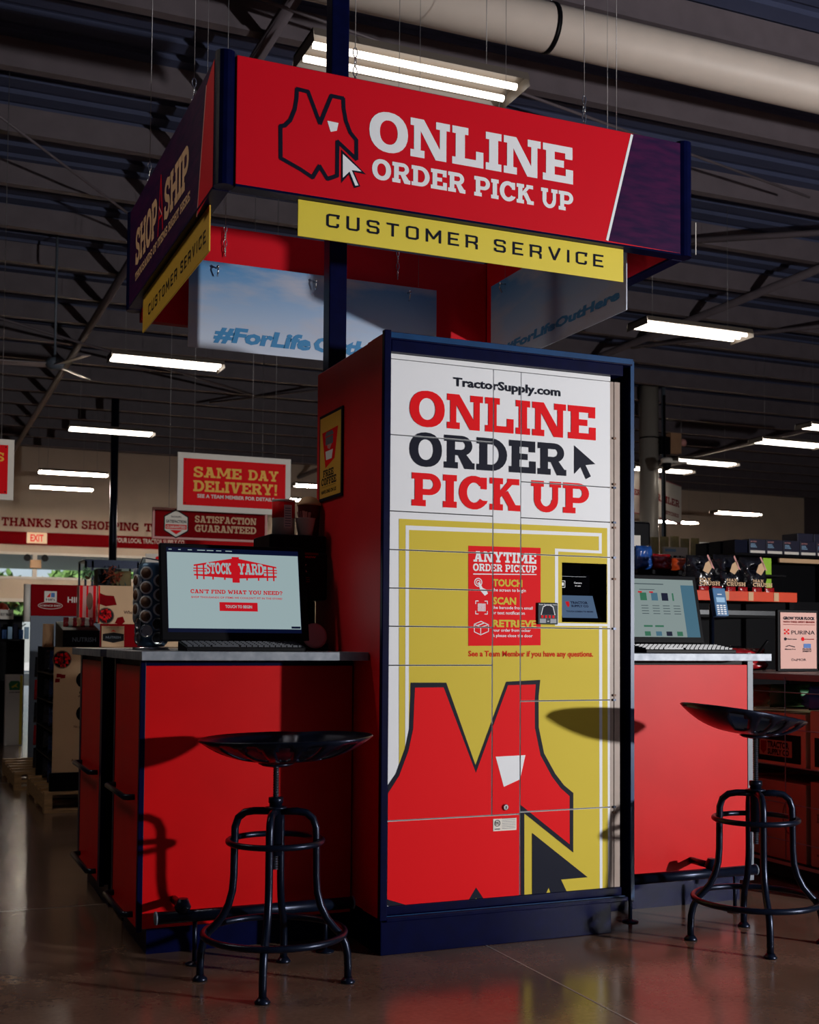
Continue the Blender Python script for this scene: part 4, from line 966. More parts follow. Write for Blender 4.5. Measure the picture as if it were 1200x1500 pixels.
a.emit(cn, (cn.location.x, 4.64-.0466, zb_), (1, 0, 0), (0, 0, 1)); a = Art(); a.disc((-.032, .075), .014, BLUE, 1, .02); a.emit(cn, (cn.location.x, 4.64-.0375, zb_), (cos(.7), -sin(-.7)*-1, 0), (0, 0, 1))
cu = thing('paper_cup', 'white paper cup full of stir sticks on the brewer', 'cup', ((1.487,1.532)[0], 4.6, zb_))
MB().lathe(cu.location, [(.028, 0), (.04, .068), (.042, .07), (.038, .068), (.027, .006)], 24).build('cup_body', WCARD, cu)
for k in range(14):
    rr = random.Random(k); x, y = rr.uniform(-.022, .022), rr.uniform(-.02, .02)
    MB().bar(cu.location+Vector((x*.6, y*.6, .008)), cu.location+Vector((x*1.6, y*1.6, .098)), .004, .0015).build('stir_stick', PINK, cu)
c2 = thing('coffee_cup', 'tall dark red coffee cup with a pale domed lid on the brewer', 'cup', ((1.551,1.541)[0]-.022, 4.68, zb_))
MB().lathe(c2.location, [(.038, 0), (.046, .13), (.047, .132)], 24).build('cup_body', mat('cup_dark_red', '5a1418', .5), c2)
MB().lathe(c2.location, [(.049, .13), (.049, .138), (.03, .162), (.012, .168), (.001, .169)], 24).build('cup_lid', CREAM, c2)
fp = MB().lathe(((1.478,1.124)[0], 4.45, 1.118), [(.001, .0), (.042, .0), (.048, .004), (.05, .012), (.04, .014), (.001, .014)], 26, 0, (0, -1, .25)).build('filter_basket', PINK, None, label='round pinkish plastic dish leaning under the brewer next to the monitor', cat='dish')

# ================================================================= ITEMS ON THE RIGHT COUNTER
m2 = thing('desk_monitor', 'black monitor showing a white web page right of the locker', 'monitor', (2.88, 4.5, ZT_))
r0 = (3.307,1.126); r1 = (3.334,1.424)
h, V = tilt_panel(m2, r0[0]-.56, r0[0], 4.46, 1.105, 4.53, 1.405, 'screen_housing', BLACK, .03)
MB().lathe((r0[0]-.28, 4.56, ZT_), [(.11, 0), (.11, .012), (.03, .018)], 24).build('stand_base', BLACK, m2)
MB().bar((r0[0]-.28, 4.56, 1.075), (r0[0]-.28, 4.55, 1.25), .06, .03).build('stand_neck', BLACK, m2)
a = Art(); HH = math.hypot(.07, .3)
a.rect(.02, .025, .54, HH-.02, SCRD, 0); a.rect(.47, .025, .54, HH-.045, SCRS, 1); a.rect(.2, HH-.045, .38, HH-.041, SCRK, 1); a.rect(.25, HH-.07, .33, HH-.067, SCRK, 1)
for k, mm in enumerate((SCRG, SCRS, SCRB, SCRG)):
    x = .25+k*.058 if k < 2 else .25+k*.056
    a.rect(x, .19, x+(.034 if k < 3 else .008), .225, mm, 1)
    if k < 2: a.rect(x-.008, .224, x+.012, .231, SCRR, 2); a.rect(x, .07, x+.045, .078, SCRG, 1)
    for j in range(4): a.rect(x, .165-j*.012, x+.036, .168-j*.012, SCRK, 1)
    a.rect(x, .03, x+.03, .05, mm, 1)
a.emit(h, (r0[0]-.56, 4.46, 1.105), (1, 0, 0), V)
kx_ = (3.274,1.082)[0]
keyboard(kx_-.45, 4.2, .45, .15, 'black keyboard lying on the worktop right of the locker')
pt = thing('card_terminal', 'blue grey card payment terminal on a stand right of the monitor', 'card reader', ((3.408,1.28)[0], 4.5, ZT_))
px_ = pt.location.x; pz0 = (3.408,1.228)[1]; pz1 = (3.408,1.354)[1]
MB().lathe((px_+.01, 4.56, ZT_), [(.05, 0), (.05, .008), (.012, .012)], 18).build('stand_base', BLACK, pt)
MB().tube([(px_+.01, 4.56, ZT_+.01), (px_+.01, 4.56, pz0+.05), (px_+.01, 4.53, pz0+.07)], .012, 10).build('stand_pole', BLACKM, pt)
TB = mat('terminal_blue', '3f6c96', .35, coat=.3)
hb, V = tilt_panel(pt, px_-.032, px_+.038, 4.47, pz0, 4.5, pz1, 'terminal_body', TB, .03)
a = Art(); a.rect(.012, .062, .058, .085, SKYB, 1); a.rect(.022, .097, .046, .101, WHITE, 1)
for r in range(5):
    for c in range(3): a.rect(.009+c*.018, .006+r*.0095, .022+c*.018, .012+r*.0095, WHITE, 1)
a.emit(hb, (px_-.032, 4.47, pz0), (1, 0, 0), V)
# ================================================================= BACKGROUND LEFT
def bag(x0, y0, z0, x1, y1, z1, m, name='bag_body', parent=None, seed=1, **kw):
    """pillow shaped foil bag with pinched seams and creases"""
    rnd = random.Random(seed); nu, nv = 10, 10; cx, cy = (x0+x1)/2, (y0+y1)/2; wx, wy, h = (x1-x0)/2, (y1-y0)/2, z1-z0
    mb = MB()
    for sg_ in (-1, 1):
        vs = []
        for j in range(nv+1):
            for i in range(nu+1):
                u = i/nu*2-1; v = j/nv
                th = (max(0, 1-u*u)**.45)*(max(0, 1-(2*v-1)**6)**.6)*(1-.45*v)
                edge = 0 if (i in (0, nu) or j in (0, nv)) else 1
                vs.append((cx+wx*u*(1-.06*v)+edge*rnd.uniform(-1, 1)*wx*.05, cy+sg_*wy*th+edge*rnd.uniform(-1, 1)*wy*.22, z0+h*v+edge*rnd.uniform(-1, 1)*h*.012))
        fs = []
        for j in range(nv):
            for i in range(nu):
                a_ = j*(nu+1)+i; q = (a_, a_+1, a_+nu+2, a_+nu+1); fs.append(q if sg_ < 0 else q[::-1])
        mb.add(vs, fs, 0, True)
    return mb.build(name, m, parent, **kw)
def pallet(x0, y0, x1, y1, label):
    t = thing('wooden_pallet', label, 'pallet', ((x0+x1)/2, (y0+y1)/2, 0), 'wooden pallets under the displays')
    n_ = 6; w_ = (x1-x0)
    for k in range(n_):
        yy = y0+(y1-y0-.09)*k/(n_-1); MB().box(x0, yy, .115, x1, yy+.09, .133).build('deck_board', WOOD, t)
    for k in range(3):
        xx = x0+(w_-.05)*k/2; MB().box(xx, y0, .022, xx+.05, y1, .114).build('stringer', WOOD, t)
    for yy in (y0, (y0+y1)/2-.045, y1-.09): MB().box(x0, yy, .0, x1, yy+.09, .021).build('bottom_board', WOOD, t)
    return t
pa0 = (0.932,0.173)[0]
pallet(pa0-.05, 8.0, pa0+1.1, 9.1, 'wooden pallet under the cream pet food display beside the left counter')
pallet(pa0-.12, 9.3, pa0+1.0, 10.4, 'second wooden pallet, behind the one under the cream display')
dt = thing('pet_food_display', 'cream cardboard pet food display with red graphics, left of the counters', 'display', (pa0+.5, 8.55, .134))
zt = (1.017,1.05)[1]
MB().box(pa0, 8.05, .134, pa0+1.05, 8.075, zt).build('front_panel', CREAM, dt)
MB().box(pa0+.25, 8.08, .134, pa0+.27, 9.05, zt).build('inner_wall', BLACK, dt)
MB().box(pa0+1.03, 8.08, .134, pa0+1.05, 9.05, zt).build('right_wall', BLACK, dt)
MB().box(pa0, 9.03, .134, pa0+1.03, 9.05, zt).build('rear_wall', BLACK, dt)
MB().box(pa0-.02, 8.03, .134, pa0+1.06, 8.049, .25).build('lower_tray_edge', BLACK, dt)
for k in range(1, 5): MB().box(pa0, 8.08, .134+k*(zt-.134)/5, pa0+.25, 9.03, .142+k*(zt-.134)/5).build('side_shelf', BLACK, dt)
a = Art(); w0 = pa0
def kibble(c, r, n_=26):
    a.disc(c, r*1.18, BROWNP, 1, n=18); a.disc(c, r*1.05, BLACK, 2, n=18); rr = random.Random(int(c[0]*100))
    for k in range(n_):
        t = rr.uniform(0, 2*pi); q = r*.85*math.sqrt(rr.random()); s_ = r*.2
        x, z = c[0]+q*cos(t), c[1]+q*sin(t)
        a.poly([(x-s_, z-s_*.6), (x+s_, z-s_), (x+s_*.8, z+s_), (x-s_*.8, z+s_*.8)], REDP if k % 3 else DKRED, 3+k % 5)
kibble((0.98,0.971), .05)
for q in ((0.961,0.867), (0.953,0.836), (0.987,0.862)): a.poly([(q[0]-.015, q[1]-.012), (q[0]+.014, q[1]-.01), (q[0]+.016, q[1]+.012), (q[0]-.012, q[1]+.014)], DKRED, 1)
for q in ((1.124,0.84), (1.128,0.624)): a.disc(q, .055, BLACK, 1)
for t, (x, z) in (('Real', (1.091,0.752)), ('dry food', (1.083,0.73)), ('No poultry', (1.061,0.534)), ('A perfect', (1.048,0.32)), ('topper', (1.074,0.298))): a.text(t, x, x+.09, z, z+.014, BROWNP, 1, .02)
for q, r in (((0.982,0.192), .06), ((1.076,0.193), .045)): a.poly([(q[0]-r, q[1]-r*.6), (q[0]+r, q[1]-r*.7), (q[0]+r*.8, q[1]+r*.5), (q[0]-r*.1, q[1]+r*.9), (q[0]-r*.8, q[1]+r*.4)], DKRED, 1, 'nc')
a.emit(dt, (0, 8.05, 0), (1, 0, 0), (0, 0, 1))
k = 0
for lv in range(5):
    for j in range(3):
        zb0 = (.142 if lv else .136)+lv*(zt-.134)/5; k += 1
        bag(pa0+.02, 8.12+j*.3, zb0+.001, pa0+.2, 8.3+j*.3, zb0+.15, [FABR, FABRED, mat('foil_bag_navy', '1c2a4c', .22, spec=.8, var=.4, scale=20, bump=.9)][(k*7) % 3], seed=k, name='food_bag',
            label='crinkled foil pet food bag on a side shelf of the cream display', cat='bag', group='foil bags in the cream display')
tr = thing('shelf_tray', 'black cardboard tray of pet food packets on top of the cream display', 'tray', (pa0+.35, 8.2, zt))
tx0, tx1 = (0.988,1.129)[0], (1.221,1.131)[0]; tz = (1.064,1.17)[1]
MB().prism([(8.1, zt), (8.5, zt), (8.5, tz+.05), (8.1, tz-.01)], 'x', tx0, tx1).build('tray_body', BLACK, tr)
a = Art(); a.text('NUTRISH', tx0+.06, tx0+.21, (1.066,1.086)[1], (1.065,1.114)[1], GREY, 1, .02); a.emit(tr, (0, 8.1, 0), (1, 0, 0), (0, 0, 1))
for k in range(7):
    x = tx0+.01+k*(tx1-tx0-.05)/7
    bag(x, 8.16, tz+.012, x+.04, 8.2, tz+.075, [FABRED, WCARD, FABRED, CREAM][k % 4], seed=30+k, name='food_packet', label='small red and white pet food packet standing in the black tray', cat='packet', group='packets in the black tray')
bag((0.872,1.084)[0], 8.16, zt-.001, (0.945,1.084)[0], 8.25, (0.904,1.2)[1], CREAM, seed=50, name='paper_bag', label='cream paper bag standing at the left end of the cream display', cat='bag')
hdr = thing('display_header', 'cream header card with meat pictures above the pet food display', 'sign', ((1.447,1.207)[0], 8.7, zt))
hx0, hx1, hz0, hz1 = (1.295,1.277)[0], (1.633,1.282)[0], (1.423,1.212)[1], (1.418,1.481)[1]
MB().box(hx0, 8.7, hz0, hx1, 8.72, hz1).build('card', CREAM, hdr); MB().box(hx0+.02, 8.705, zt, hx1-.02, 8.72, hz0).build('support', DKRED, hdr)
a = Art(); kibble((1.351,1.268), .05, 30)
a.poly([(1.293,1.354),(1.301,1.43),(1.349,1.412),(1.405,1.409),(1.426,1.346),(1.35,1.335)], DKRED, 1, 'nc'); a.poly([(1.414,1.216),(1.432,1.255),(1.47,1.265),(1.485,1.227),(1.461,1.207)], DKRED, 1, 'nc')
a.text('Wholesome', (1.474,1.289)[0], (1.633,1.292)[0], (1.474,1.285)[1], (1.474,1.306)[1], BROWNP, 1, .04); a.text('you love', (1.546,1.291)[0], (1.633,1.292)[0], (1.547,1.252)[1], (1.546,1.274)[1], BROWNP, 1, .04)
a.poly([(1.539,1.426),(1.591,1.447),(1.63,1.448),(1.632,1.345),(1.55,1.344)], BLACK, 1); a.text('N', (1.563,1.402)[0], (1.582,1.403)[0], (1.563,1.383)[1], (1.563,1.407)[1], WCARD, 2, .03)
a.emit(hdr, (0, 8.7, 0), (1, 0, 0), (0, 0, 1))
sb_ = MB().box((1.14,1.364)[0], 8.5, (1.143,1.215)[1], (1.259,1.366)[0], 8.62, (1.138,1.466)[1]).build('treat_box', PINK, None, label='tall box with red and cream stripes left of the header card', cat='box', loc=None)
a = Art(); q0, q1 = (1.143,1.215), (1.257,1.469)
for k, (x, w_) in enumerate(((0, .02), (.045, .012), (.09, .018), (.125, .01))): a.rect(q0[0]+x, q0[1], q0[0]+x+w_, q1[1], REDP, 1)
a.disc(((q0[0]+q1[0])/2+.01, (q0[1]+q1[1])/2+.02), .022, BROWNP, 2, .06); a.emit(sb_, (0, 8.5, 0), (1, 0, 0), (0, 0, 1))
MB().box(q0[0]-.02, 8.5, max(zt+.001, tz+.051) if q0[0] < tx1 else zt+.001, q1[0]+.02, 8.66, q0[1]-.001).build('display_riser', BLACK, None, label='black riser block under the striped box on the display', cat='riser')
wc = MB().box((1.264,1.132)[0], 8.3, zt+.001, (1.413,1.133)[0], 8.33, (1.313,1.192)[1]).build('price_card', CREAM, None, label='small cream card with a dark emblem on the display, under the header', cat='card')
a = Art(); q = (1.341,1.114); a.poly([(q[0]-.07, q[1]-.02), (q[0], q[1]-.035), (q[0]+.07, q[1]-.02), (q[0]+.07, q[1]+.025), (q[0], q[1]+.035), (q[0]-.07, q[1]+.025)], BLACK, 1, 'nc'); a.text('NUTRISH', q[0]-.05, q[0]+.05, q[1]-.005, q[1]+.01, GREY, 2, .02)
a.poly([(q[0]-.02, q[1]+.04), (q[0]+.02, q[1]+.04), (q[0], q[1]+.055)], ORANGE, 1); a.emit(wc, (0, 8.3, 0), (1, 0, 0), (0, 0, 1))

# black lattice stand with plants, and the round black pole through it
lt = thing('plant_stand', 'black metal lattice stand with hanging plants in front of the back windows', 'plant stand', ((1.758,1.569)[0], 11.2, 0))
l0, l1, lz0, lz1 = (1.518,1.684)[0], (1.997,1.698)[0], (1.674,1.567)[1], (1.67,1.798)[1]
for x in (l0, l0+.06, l1-.02): MB().box(x, 11.0, 0, x+.018, 11.02, lz1).build('post', BLACKM, lt)
for x in (l0, l1-.02): MB().box(x, 11.4, 0, x+.018, 11.42, lz1).build('post', BLACKM, lt)
MB().box(l0, 11.0, lz1-.06, l1, 11.015, lz1-.001).build('top_plate', BLACKM, lt); MB().box(l0, 11.0, lz1-.001, l1, 11.42, lz1+.012).build('roof', BLACKM, lt); MB().box(l0, 11.0, lz0-.02, l1, 11.42, lz0).build('shelf', BLACKM, lt)
MB().box(l0+.13, 11.1, lz0, l0+.34, 11.35, lz1-.06).build('back_crate', BLACK, lt)
sk = bag(l1-.23, 11.07, lz0+.008, l1-.05, 11.14, lz1-.075, mat('burlap_sack', '7a6a44', .8, var=.3, scale=10), seed=61, name='burlap_sack', label='olive burlap sack standing inside the black lattice stand', cat='sack')
def plant(x, y, z, r, m, label, n_=60):
    t = thing('hanging_plant', label, 'plant', (x, y, z-r)); mb = MB(); rr = random.Random(int(x*100))
    MB().tube([(x, y, z-r+.05), (x, y, z), (x, 11.0, max(lz1-.03, z+.05))], .003, 5).build('cord', BLACK, t); MB().lathe((x, y, z-r), [(.02, 0), (.035, .05), (.04, .055), (.03, .05)], 12).build('pot', BROWNP, t)
    for k in range(n_):
        c = Vector((x+rr.gauss(0, .5)*r, y-.02+rr.gauss(0, .3)*r, z+rr.gauss(0, .45)*r)); d = Vector((rr.gauss(0, 1), rr.gauss(0, 1), rr.gauss(0, 1))).normalized()*.028; e = d.orthogonal().normalized()*.009
        mb.add([c-d, c+e, c+d, c-e], [(0, 1, 2, 3)])
    mb.build('leaves', m, t, kind='stuff')
plant((1.764,1.644)[0], 10.93, (1.764,1.668)[1], .07, mat('rust_leaf', '8a3a20', .7), 'trailing plant with rusty red leaves on the black lattice stand')
plant((1.814,1.53)[0], 10.93, (1.814,1.518)[1], .07, mat('blue_green_leaf', '2c4c4a', .7), 'dark blue green trailing plant below the black lattice stand')
plant((1.533,1.68)[0], 10.93, (1.533,1.68)[1], .05, mat('pale_leaf', '7aa878', .7), 'pale green plant at the left edge of the lattice stand')
bp_ = thing('round_pole', 'thin round black pole rising to the roof behind the lattice stand', 'pole', ((3.518,3.26)[0], 22, 0))
MB().tube([(bp_.location.x, 22, .01), (bp_.location.x, 22, ZC-.02)], .07, 16).build('pole_tube', BLACKM, bp_); MB().lathe((bp_.location.x, 22, 0), [(.16, 0), (.16, .015), (.08, .02)], 16).build('foot_plate', BLACKM, bp_)

# hill's style red header display
hs = thing('feed_sign_display', 'dark red display header with a small crest, left behind the cream display', 'display', ((1.211,1.308)[0], 10.6, 0))
q0, q1 = (1.019,1.294), (1.598,1.557)
MB().box(q0[0], 10.5, q0[1], q1[0], 10.54, q1[1]).build('header_panel', DKRED, hs, .004); MB().box(q0[0], 10.505, 0, q1[0], 10.54, q0[1]).build('lower_panel', mat('slate_print', '5f6a78', .6), hs)
MB().tube([(q0[0]-.03, 10.52, q0[1]-.05), (q0[0]-.03, 10.52, q1[1])], .028, 12).build('end_roll', WCARD, hs)
a = Art(); c = (1.175,1.456); a.rect(c[0]-.05, c[1]-.045, c[0]+.05, c[1]+.045, WCARD, 1); a.poly([(c[0]-.032, c[1]-.005), (c[0]-.002, c[1]-.005), (c[0]-.002, c[1]+.032)], REDP, 2); a.rect(c[0]+.004, c[1]-.005, c[0]+.034, c[1]+.032, BLUE, 2)
a.text("Hill's", c[0]-.036, c[0]+.036, c[1]-.034, c[1]-.016, NAVP, 2, .02); a.oval((c[0], c[1]-.075), .1, .03, .004, WCARD, 1); a.text('SCIENCE DIET', c[0]-.085, c[0]+.085, c[1]-.083, c[1]-.068, WCARD, 2, .01)
a.text("HILL'S", (1.314,1.424)[0], (1.487,1.428)[0], (1.314,1.41)[1], (1.313,1.456)[1], WCARD, 1, .02); a.emit(hs, (0, 10.5, 0), (1, 0, 0), (0, 0, 1))
for k in range(5):
    zb0 = .136+k*.17
    bag(q0[0]-.06, 9.45, zb0, q0[0]+.12, 9.6, zb0+.15, [FABR, FABRED][k % 2] if k else FABR, seed=70+k, name='food_bag', label='stacked foil bag on the second pallet, behind the cream display', cat='bag', group='foil bags on the second pallet')
# far left dark gondola with blue packs, white deer banner
gd = thing('store_shelf', 'black store shelf with small blue packs at the left frame edge', 'shelf', ((1.083,0.639)[0], 13.6, 0))
g0, g1, gz = (0.836,0.998)[0], (1.255,1)[0], (1.142,1.1)[1]
MB().box(g0, 13.8, 0, g1, 13.82, gz+.25).build('back_panel', BLACK, gd); MB().box(g0, 13.5, gz-.02, g1, 13.8, gz).build('shelf_board', BLACK, gd); MB().box(g0, 13.5, .0, g1, 13.8, gz-.45).build('base', BLACK, gd)
MB().box(g1-.02, 13.5, 0, g1, 13.8, gz-.02).build('side_panel', BLACK, gd)
for k in range(8):
    x = g0+.02+k*.052*1.1; MB().box(x, 13.55, gz+.001, x+.045, 13.6, gz+.1+.03*(k % 3)).build('blue_pack', [BLUE, SKYB, NAVP][k % 3], None, .003, label='small blue retail pack on the black shelf at the left frame edge', cat='pack', group='blue packs on the far left shelf')
wc = MB().box((0.995,1.358)[0], 13.46, (1.031,1.308)[1], (1.132,1.36)[0], 13.47, (1.028,1.409)[1])
wc = wc.build('shelf_card', WCARD, gd); a = Art(); a.text('BUY SMART', (1.002,1.358)[0], (1.126,1.36)[0], (1.03,1.344)[1], (1.029,1.373)[1], BLACK, 1, .02); a.emit(wc, (0, 13.46, 0), (1, 0, 0), (0, 0, 1))
db = thing('deer_banner', 'white upright panel with a small green deer emblem and yellow edge on the floor', 'banner', ((1.132,0.015)[0], 13.2, 0))
q0, q1 = (1.045,0.004), (1.219,0.733)
MB().box(q0[0], 13.2, .0, q1[0], 13.3, q1[1]).build('panel', WCARD, db, .005)
a = Art(); a.rect(q1[0]-.03, .01, q1[0]-.004, q1[1]-.01, YEL, 1); c = (1.137,0.617); a.poly([(c[0]-.05, c[1]-.045), (c[0]+.05, c[1]-.045), (c[0]+.06, c[1]+.02), (c[0]+.04, c[1]+.05), (c[0]-.04, c[1]+.05), (c[0]-.06, c[1]+.02)], DGREEN, 1, 'nc')
a.poly([(c[0]-.035, c[1]-.01), (c[0]-.005, c[1]+.005), (c[0]+.03, c[1]+.03), (c[0]+.015, c[1]), (c[0]+.035, c[1]-.02), (c[0], c[1]-.01), (c[0]-.02, c[1]-.025)], YEL, 2, 'nc'); a.text('JOHN DEERE', c[0]-.055, c[0]+.055, c[1]-.075, c[1]-.06, BLACK, 1, .02)
a.emit(db, (0, 13.2, 0), (1, 0, 0), (0, 0, 1))
of = thing('orange_bag', 'orange rounded bag on the ledge at the left frame edge, below the windows', 'bag', ((1.043,1.594)[0], 13.66, gz+.251))
MB().lathe((of.location.x, 13.81, gz+.251), [(.02, 0), (.07, .02), (.075, .07), (.05, .12), (.01, .14)], 16).build('bag_body', ORANGE, of)
# white promo card right of the window, red shelf header further back
pc = thing('promo_stand', 'white promotional card with a red mark, above and behind the pod rack', 'sign', ((2.089,1.635)[0], 10.9, 0))
q0, q1 = (2.034,1.298), (2.257,1.873)
MB().box(q0[0], 10.9, q0[1], q1[0], 10.92, q1[1]).build('card', WCARD, pc); MB().box(q0[0]+.1, 10.905, 0, q0[0]+.14, 10.92, q0[1]).build('post', GREY, pc)
a = Art(); a.disc((2.141,1.832), .02, REDP, 1); a.poly([(2.129,1.783),(2.154,1.784),(2.149,1.71),(2.124,1.709)], REDP, 1); a.emit(pc, (0, 10.9, 0), (1, 0, 0), (0, 0, 1))
q0, q1 = (3.512,2.296), (4.656,2.459)
rh = thing('aisle_header', 'bright red aisle header bar under the satisfaction sign', 'sign', ((q0[0]+q1[0])/2, 16, q0[1]-.1))
MB().box(q0[0], 16, q0[1]-.1, q1[0], 16.04, q1[1]).build('header_bar', REDP, rh)
for x in (q0[0]+.1, q1[0]-.1): MB().tube([(x, 16.02, q1[1]-.01), (x, 16.02, ZC-.02)], .003, 5).build('wire', WIRE, rh)
# ---- hanging paper signs
def hung_sign(name, label, y, quad, frame, face, rim, group=None):
    x0 = (quad[0][0]+quad[3][0])/2; x1 = (quad[1][0]+quad[2][0])/2; z0 = (quad[2][1]+quad[3][1])/2; z1 = (quad[0][1]+quad[1][1])/2
    t = thing(name, label, 'hanging sign', ((x0+x1)/2, y, z0), group)
    MB().box(x0, y, z0, x1, y+.02, z1).build('frame', frame, t, .003)
    MB().box(x0+rim, y-.004, z0+rim, x1-rim, y, z1-rim).build('face', face, t, .002)
    for s_ in (.14, .86):
        x = x0+(x1-x0)*s_; MB().tube([(x, y+.01, z1-.01), (x, y+.01, ZC-.015)], .0025, 5).build('wire', WIRE, t)
    for ix in (0, 1):
        for iz in (0, 1): MB().lathe((x0+(x1-x0)*ix+(-1 if ix else 1)*rim*1.35, y-.004, z0+(z1-z0)*iz+(-1 if iz else 1)*rim*1.35), [(.006, 0), (.004, .003)], 8, 0, (0, -1, 0)).build('rivet', BLACK, t)
    return t, x0, x1, z0, z1
t, x0, x1, z0, z1 = hung_sign('hanging_sign', 'white framed red same day delivery sign with yellow letters', 10.8, [(2.286,2.792),(3.35,2.791),(3.343,2.255),(2.288,2.273)], WCARD, REDP, .052)
W_, H_ = x1-x0, z1-z0; a = Art()
k_ = lambda px, py: (px, py)
a.slab('SAME', x0+.135*W_, x0+.555*W_, z0+.585*H_, z0+.765*H_, GOLD, 1); a.slab('DAY', x0+.615*W_, x0+.885*W_, z0+.585*H_, z0+.765*H_, GOLD, 1)
a.slab('DELIVERY!', x0+.135*W_, x0+.88*W_, z0+.34*H_, z0+.53*H_, GOLD, 1, .05); a.text('SEE A TEAM MEMBER FOR DETAILS', x0+.17*W_, x0+.85*W_, z0+.235*H_, z0+.295*H_, WCARD, 1, .03)
a.emit(t, (0, 10.796, 0), (1, 0, 0), (0, 0, 1))
t, x0, x1, z0, z1 = hung_sign('hanging_sign', 'dark red satisfaction guaranteed sign with a white hexagon badge', 11.3, [(2.164,2.357),(3.271,2.317),(3.268,2.039),(2.166,2.048)], PINK, DKRED, .022)
W_, H_ = x1-x0, z1-z0; a = Art()
hx, hz = x0+.2*W_, z0+.5*H_
for r_, m_, l_ in ((.135, BLACK, 1), (.122, WCARD, 2)):
    a.poly([(hx+r_*1.0*cos(radians(30+60*k)), hz+r_*1.02*sin(radians(30+60*k))) for k in range(6)], m_, l_)
a.rect(hx-.1, hz-.052, hx+.1, hz-.008, REDP, 3); a.text('SATISFACTION', hx-.095, hx+.095, hz+.008, hz+.034, NAVP, 3, .03); a.text('GUARANTEED', hx-.092, hx+.092, hz-.043, hz-.018, WCARD, 4, .03); a.text('TRACTOR SUPPLY', hx-.05, hx+.05, hz+.058, hz+.072, NAVP, 3, .03)
a.poly([(hx-.06, hz-.06), (hx+.06, hz-.06), (hx, hz-.1)], REDP, 3)
a.slab('SATISFACTION', x0+.36*W_, x0+.9*W_, z0+.57*H_, z0+.79*H_, CREAM, 1, .05); a.slab('GUARANTEED', x0+.36*W_, x0+.9*W_, z0+.27*H_, z0+.5*H_, CREAM, 1, .05)
a.emit(t, (0, 11.296, 0), (1, 0, 0), (0, 0, 1))
t, x0, x1, z0, z1 = hung_sign('hanging_sign', 'white framed red sign with yellow letters cut by the left frame edge', 9.6, [(0.109,2.603),(0.786,2.616),(0.79,2.159),(0.12,2.138)], WCARD, REDP, .045)
a = Art(); a.slab('SERVICES', x0+.16*(x1-x0), (0.715,2.471)[0], (0.686,2.438)[1], (0.685,2.505)[1], GOLD, 1); a.emit(t, (0, 9.596, 0), (1, 0, 0), (0, 0, 1))

# ================================================================= BACKGROUND RIGHT
COLX, COLY = (12.073,17.866)
col_ = thing('round_column', 'thick round grey steel column behind the locker on the right', 'column', (COLX, COLY, 0))
ccx = COLX; cr_ = .165; FY = COLY-.2
MB().tube([(ccx, COLY, .015), (ccx, COLY, ZC-.02)], cr_, 32).build('shaft', mat('column_paint', '8d867e', .32, spec=.6, var=.08, scale=3), col_)
MB().lathe((ccx, COLY, 0), [(.27, 0), (.27, .015)], 24).build('foot_plate', GREY, col_)
zk = (12.028,4.697)[1]; MB().tube([(ccx, COLY, zk-.012), (ccx, COLY, zk+.012)], cr_+.005, 32).build('strap', BLACK, col_)
MB().tube([(ccx+.17, FY, 1.4), (ccx+.19, FY, 2.4), (ccx+.165, FY, 2.6), (ccx+.19, FY, 2.9), (ccx+.18, FY, ZC-.2)], .02, 8).build('cable', BLACK, col_)
MB().tube([(ccx+.2, FY+.06, 1.0), (ccx+.2, FY+.06, ZC-.02)], .035, 10).build('conduit', GREY, col_)
q0, q1 = (12.413,4.445), (12.643,4.799); r0, r1 = (12.214,4.408), (12.407,4.722)
MB().box(ccx+.1, 17.72, (q0[1]+q1[1])/2-.03, r0[0]+.02, 17.78, (q0[1]+q1[1])/2+.03).build('bracket', BLACK, col_)
sp = thing('wall_speaker', 'yellowish box with a pale lamp mounted beside the round column', 'speaker', (q0[0], 17.75, q0[1]))
MB().box(q0[0], 17.7, q0[1], q1[0], 17.85, q1[1]).build('case', CARDB, sp, .006); MB().box(r0[0], 17.7, r0[1], r1[0], 17.85, r1[1]).build('black_case', BLACK, sp, .006)
c = (12.657,4.619); MB().lathe((c[0], 17.78, c[1]), [(.02, 0), (.05, .04), (.075, .08), (.05, .12), (.003, .13)], 14, 0, (.9, 0, .45)).build('lamp', PINK, sp)
c = (11.77,3.979); cm = thing('dome_camera', 'white and black dome security camera beside the round column', 'camera', (c[0], 16.9, c[1]))
MB().lathe((c[0], 16.9, c[1]), [(.01, 0), (.05, .02), (.075, .08), (.08, .13)], 20).build('dome', BLACK, cm); MB().lathe((c[0], 16.9, c[1]), [(.095, .13), (.095, .2), (.07, .22)], 20).build('cap', WCARD, cm)
MB().box(ccx+.03, 16.9, c[1]+.15, ccx+.07, 17.70, c[1]+.18).box(c[0], 16.88, c[1]+.15, ccx+.1, 16.92, c[1]+.18).build('arm', WCARD, cm)
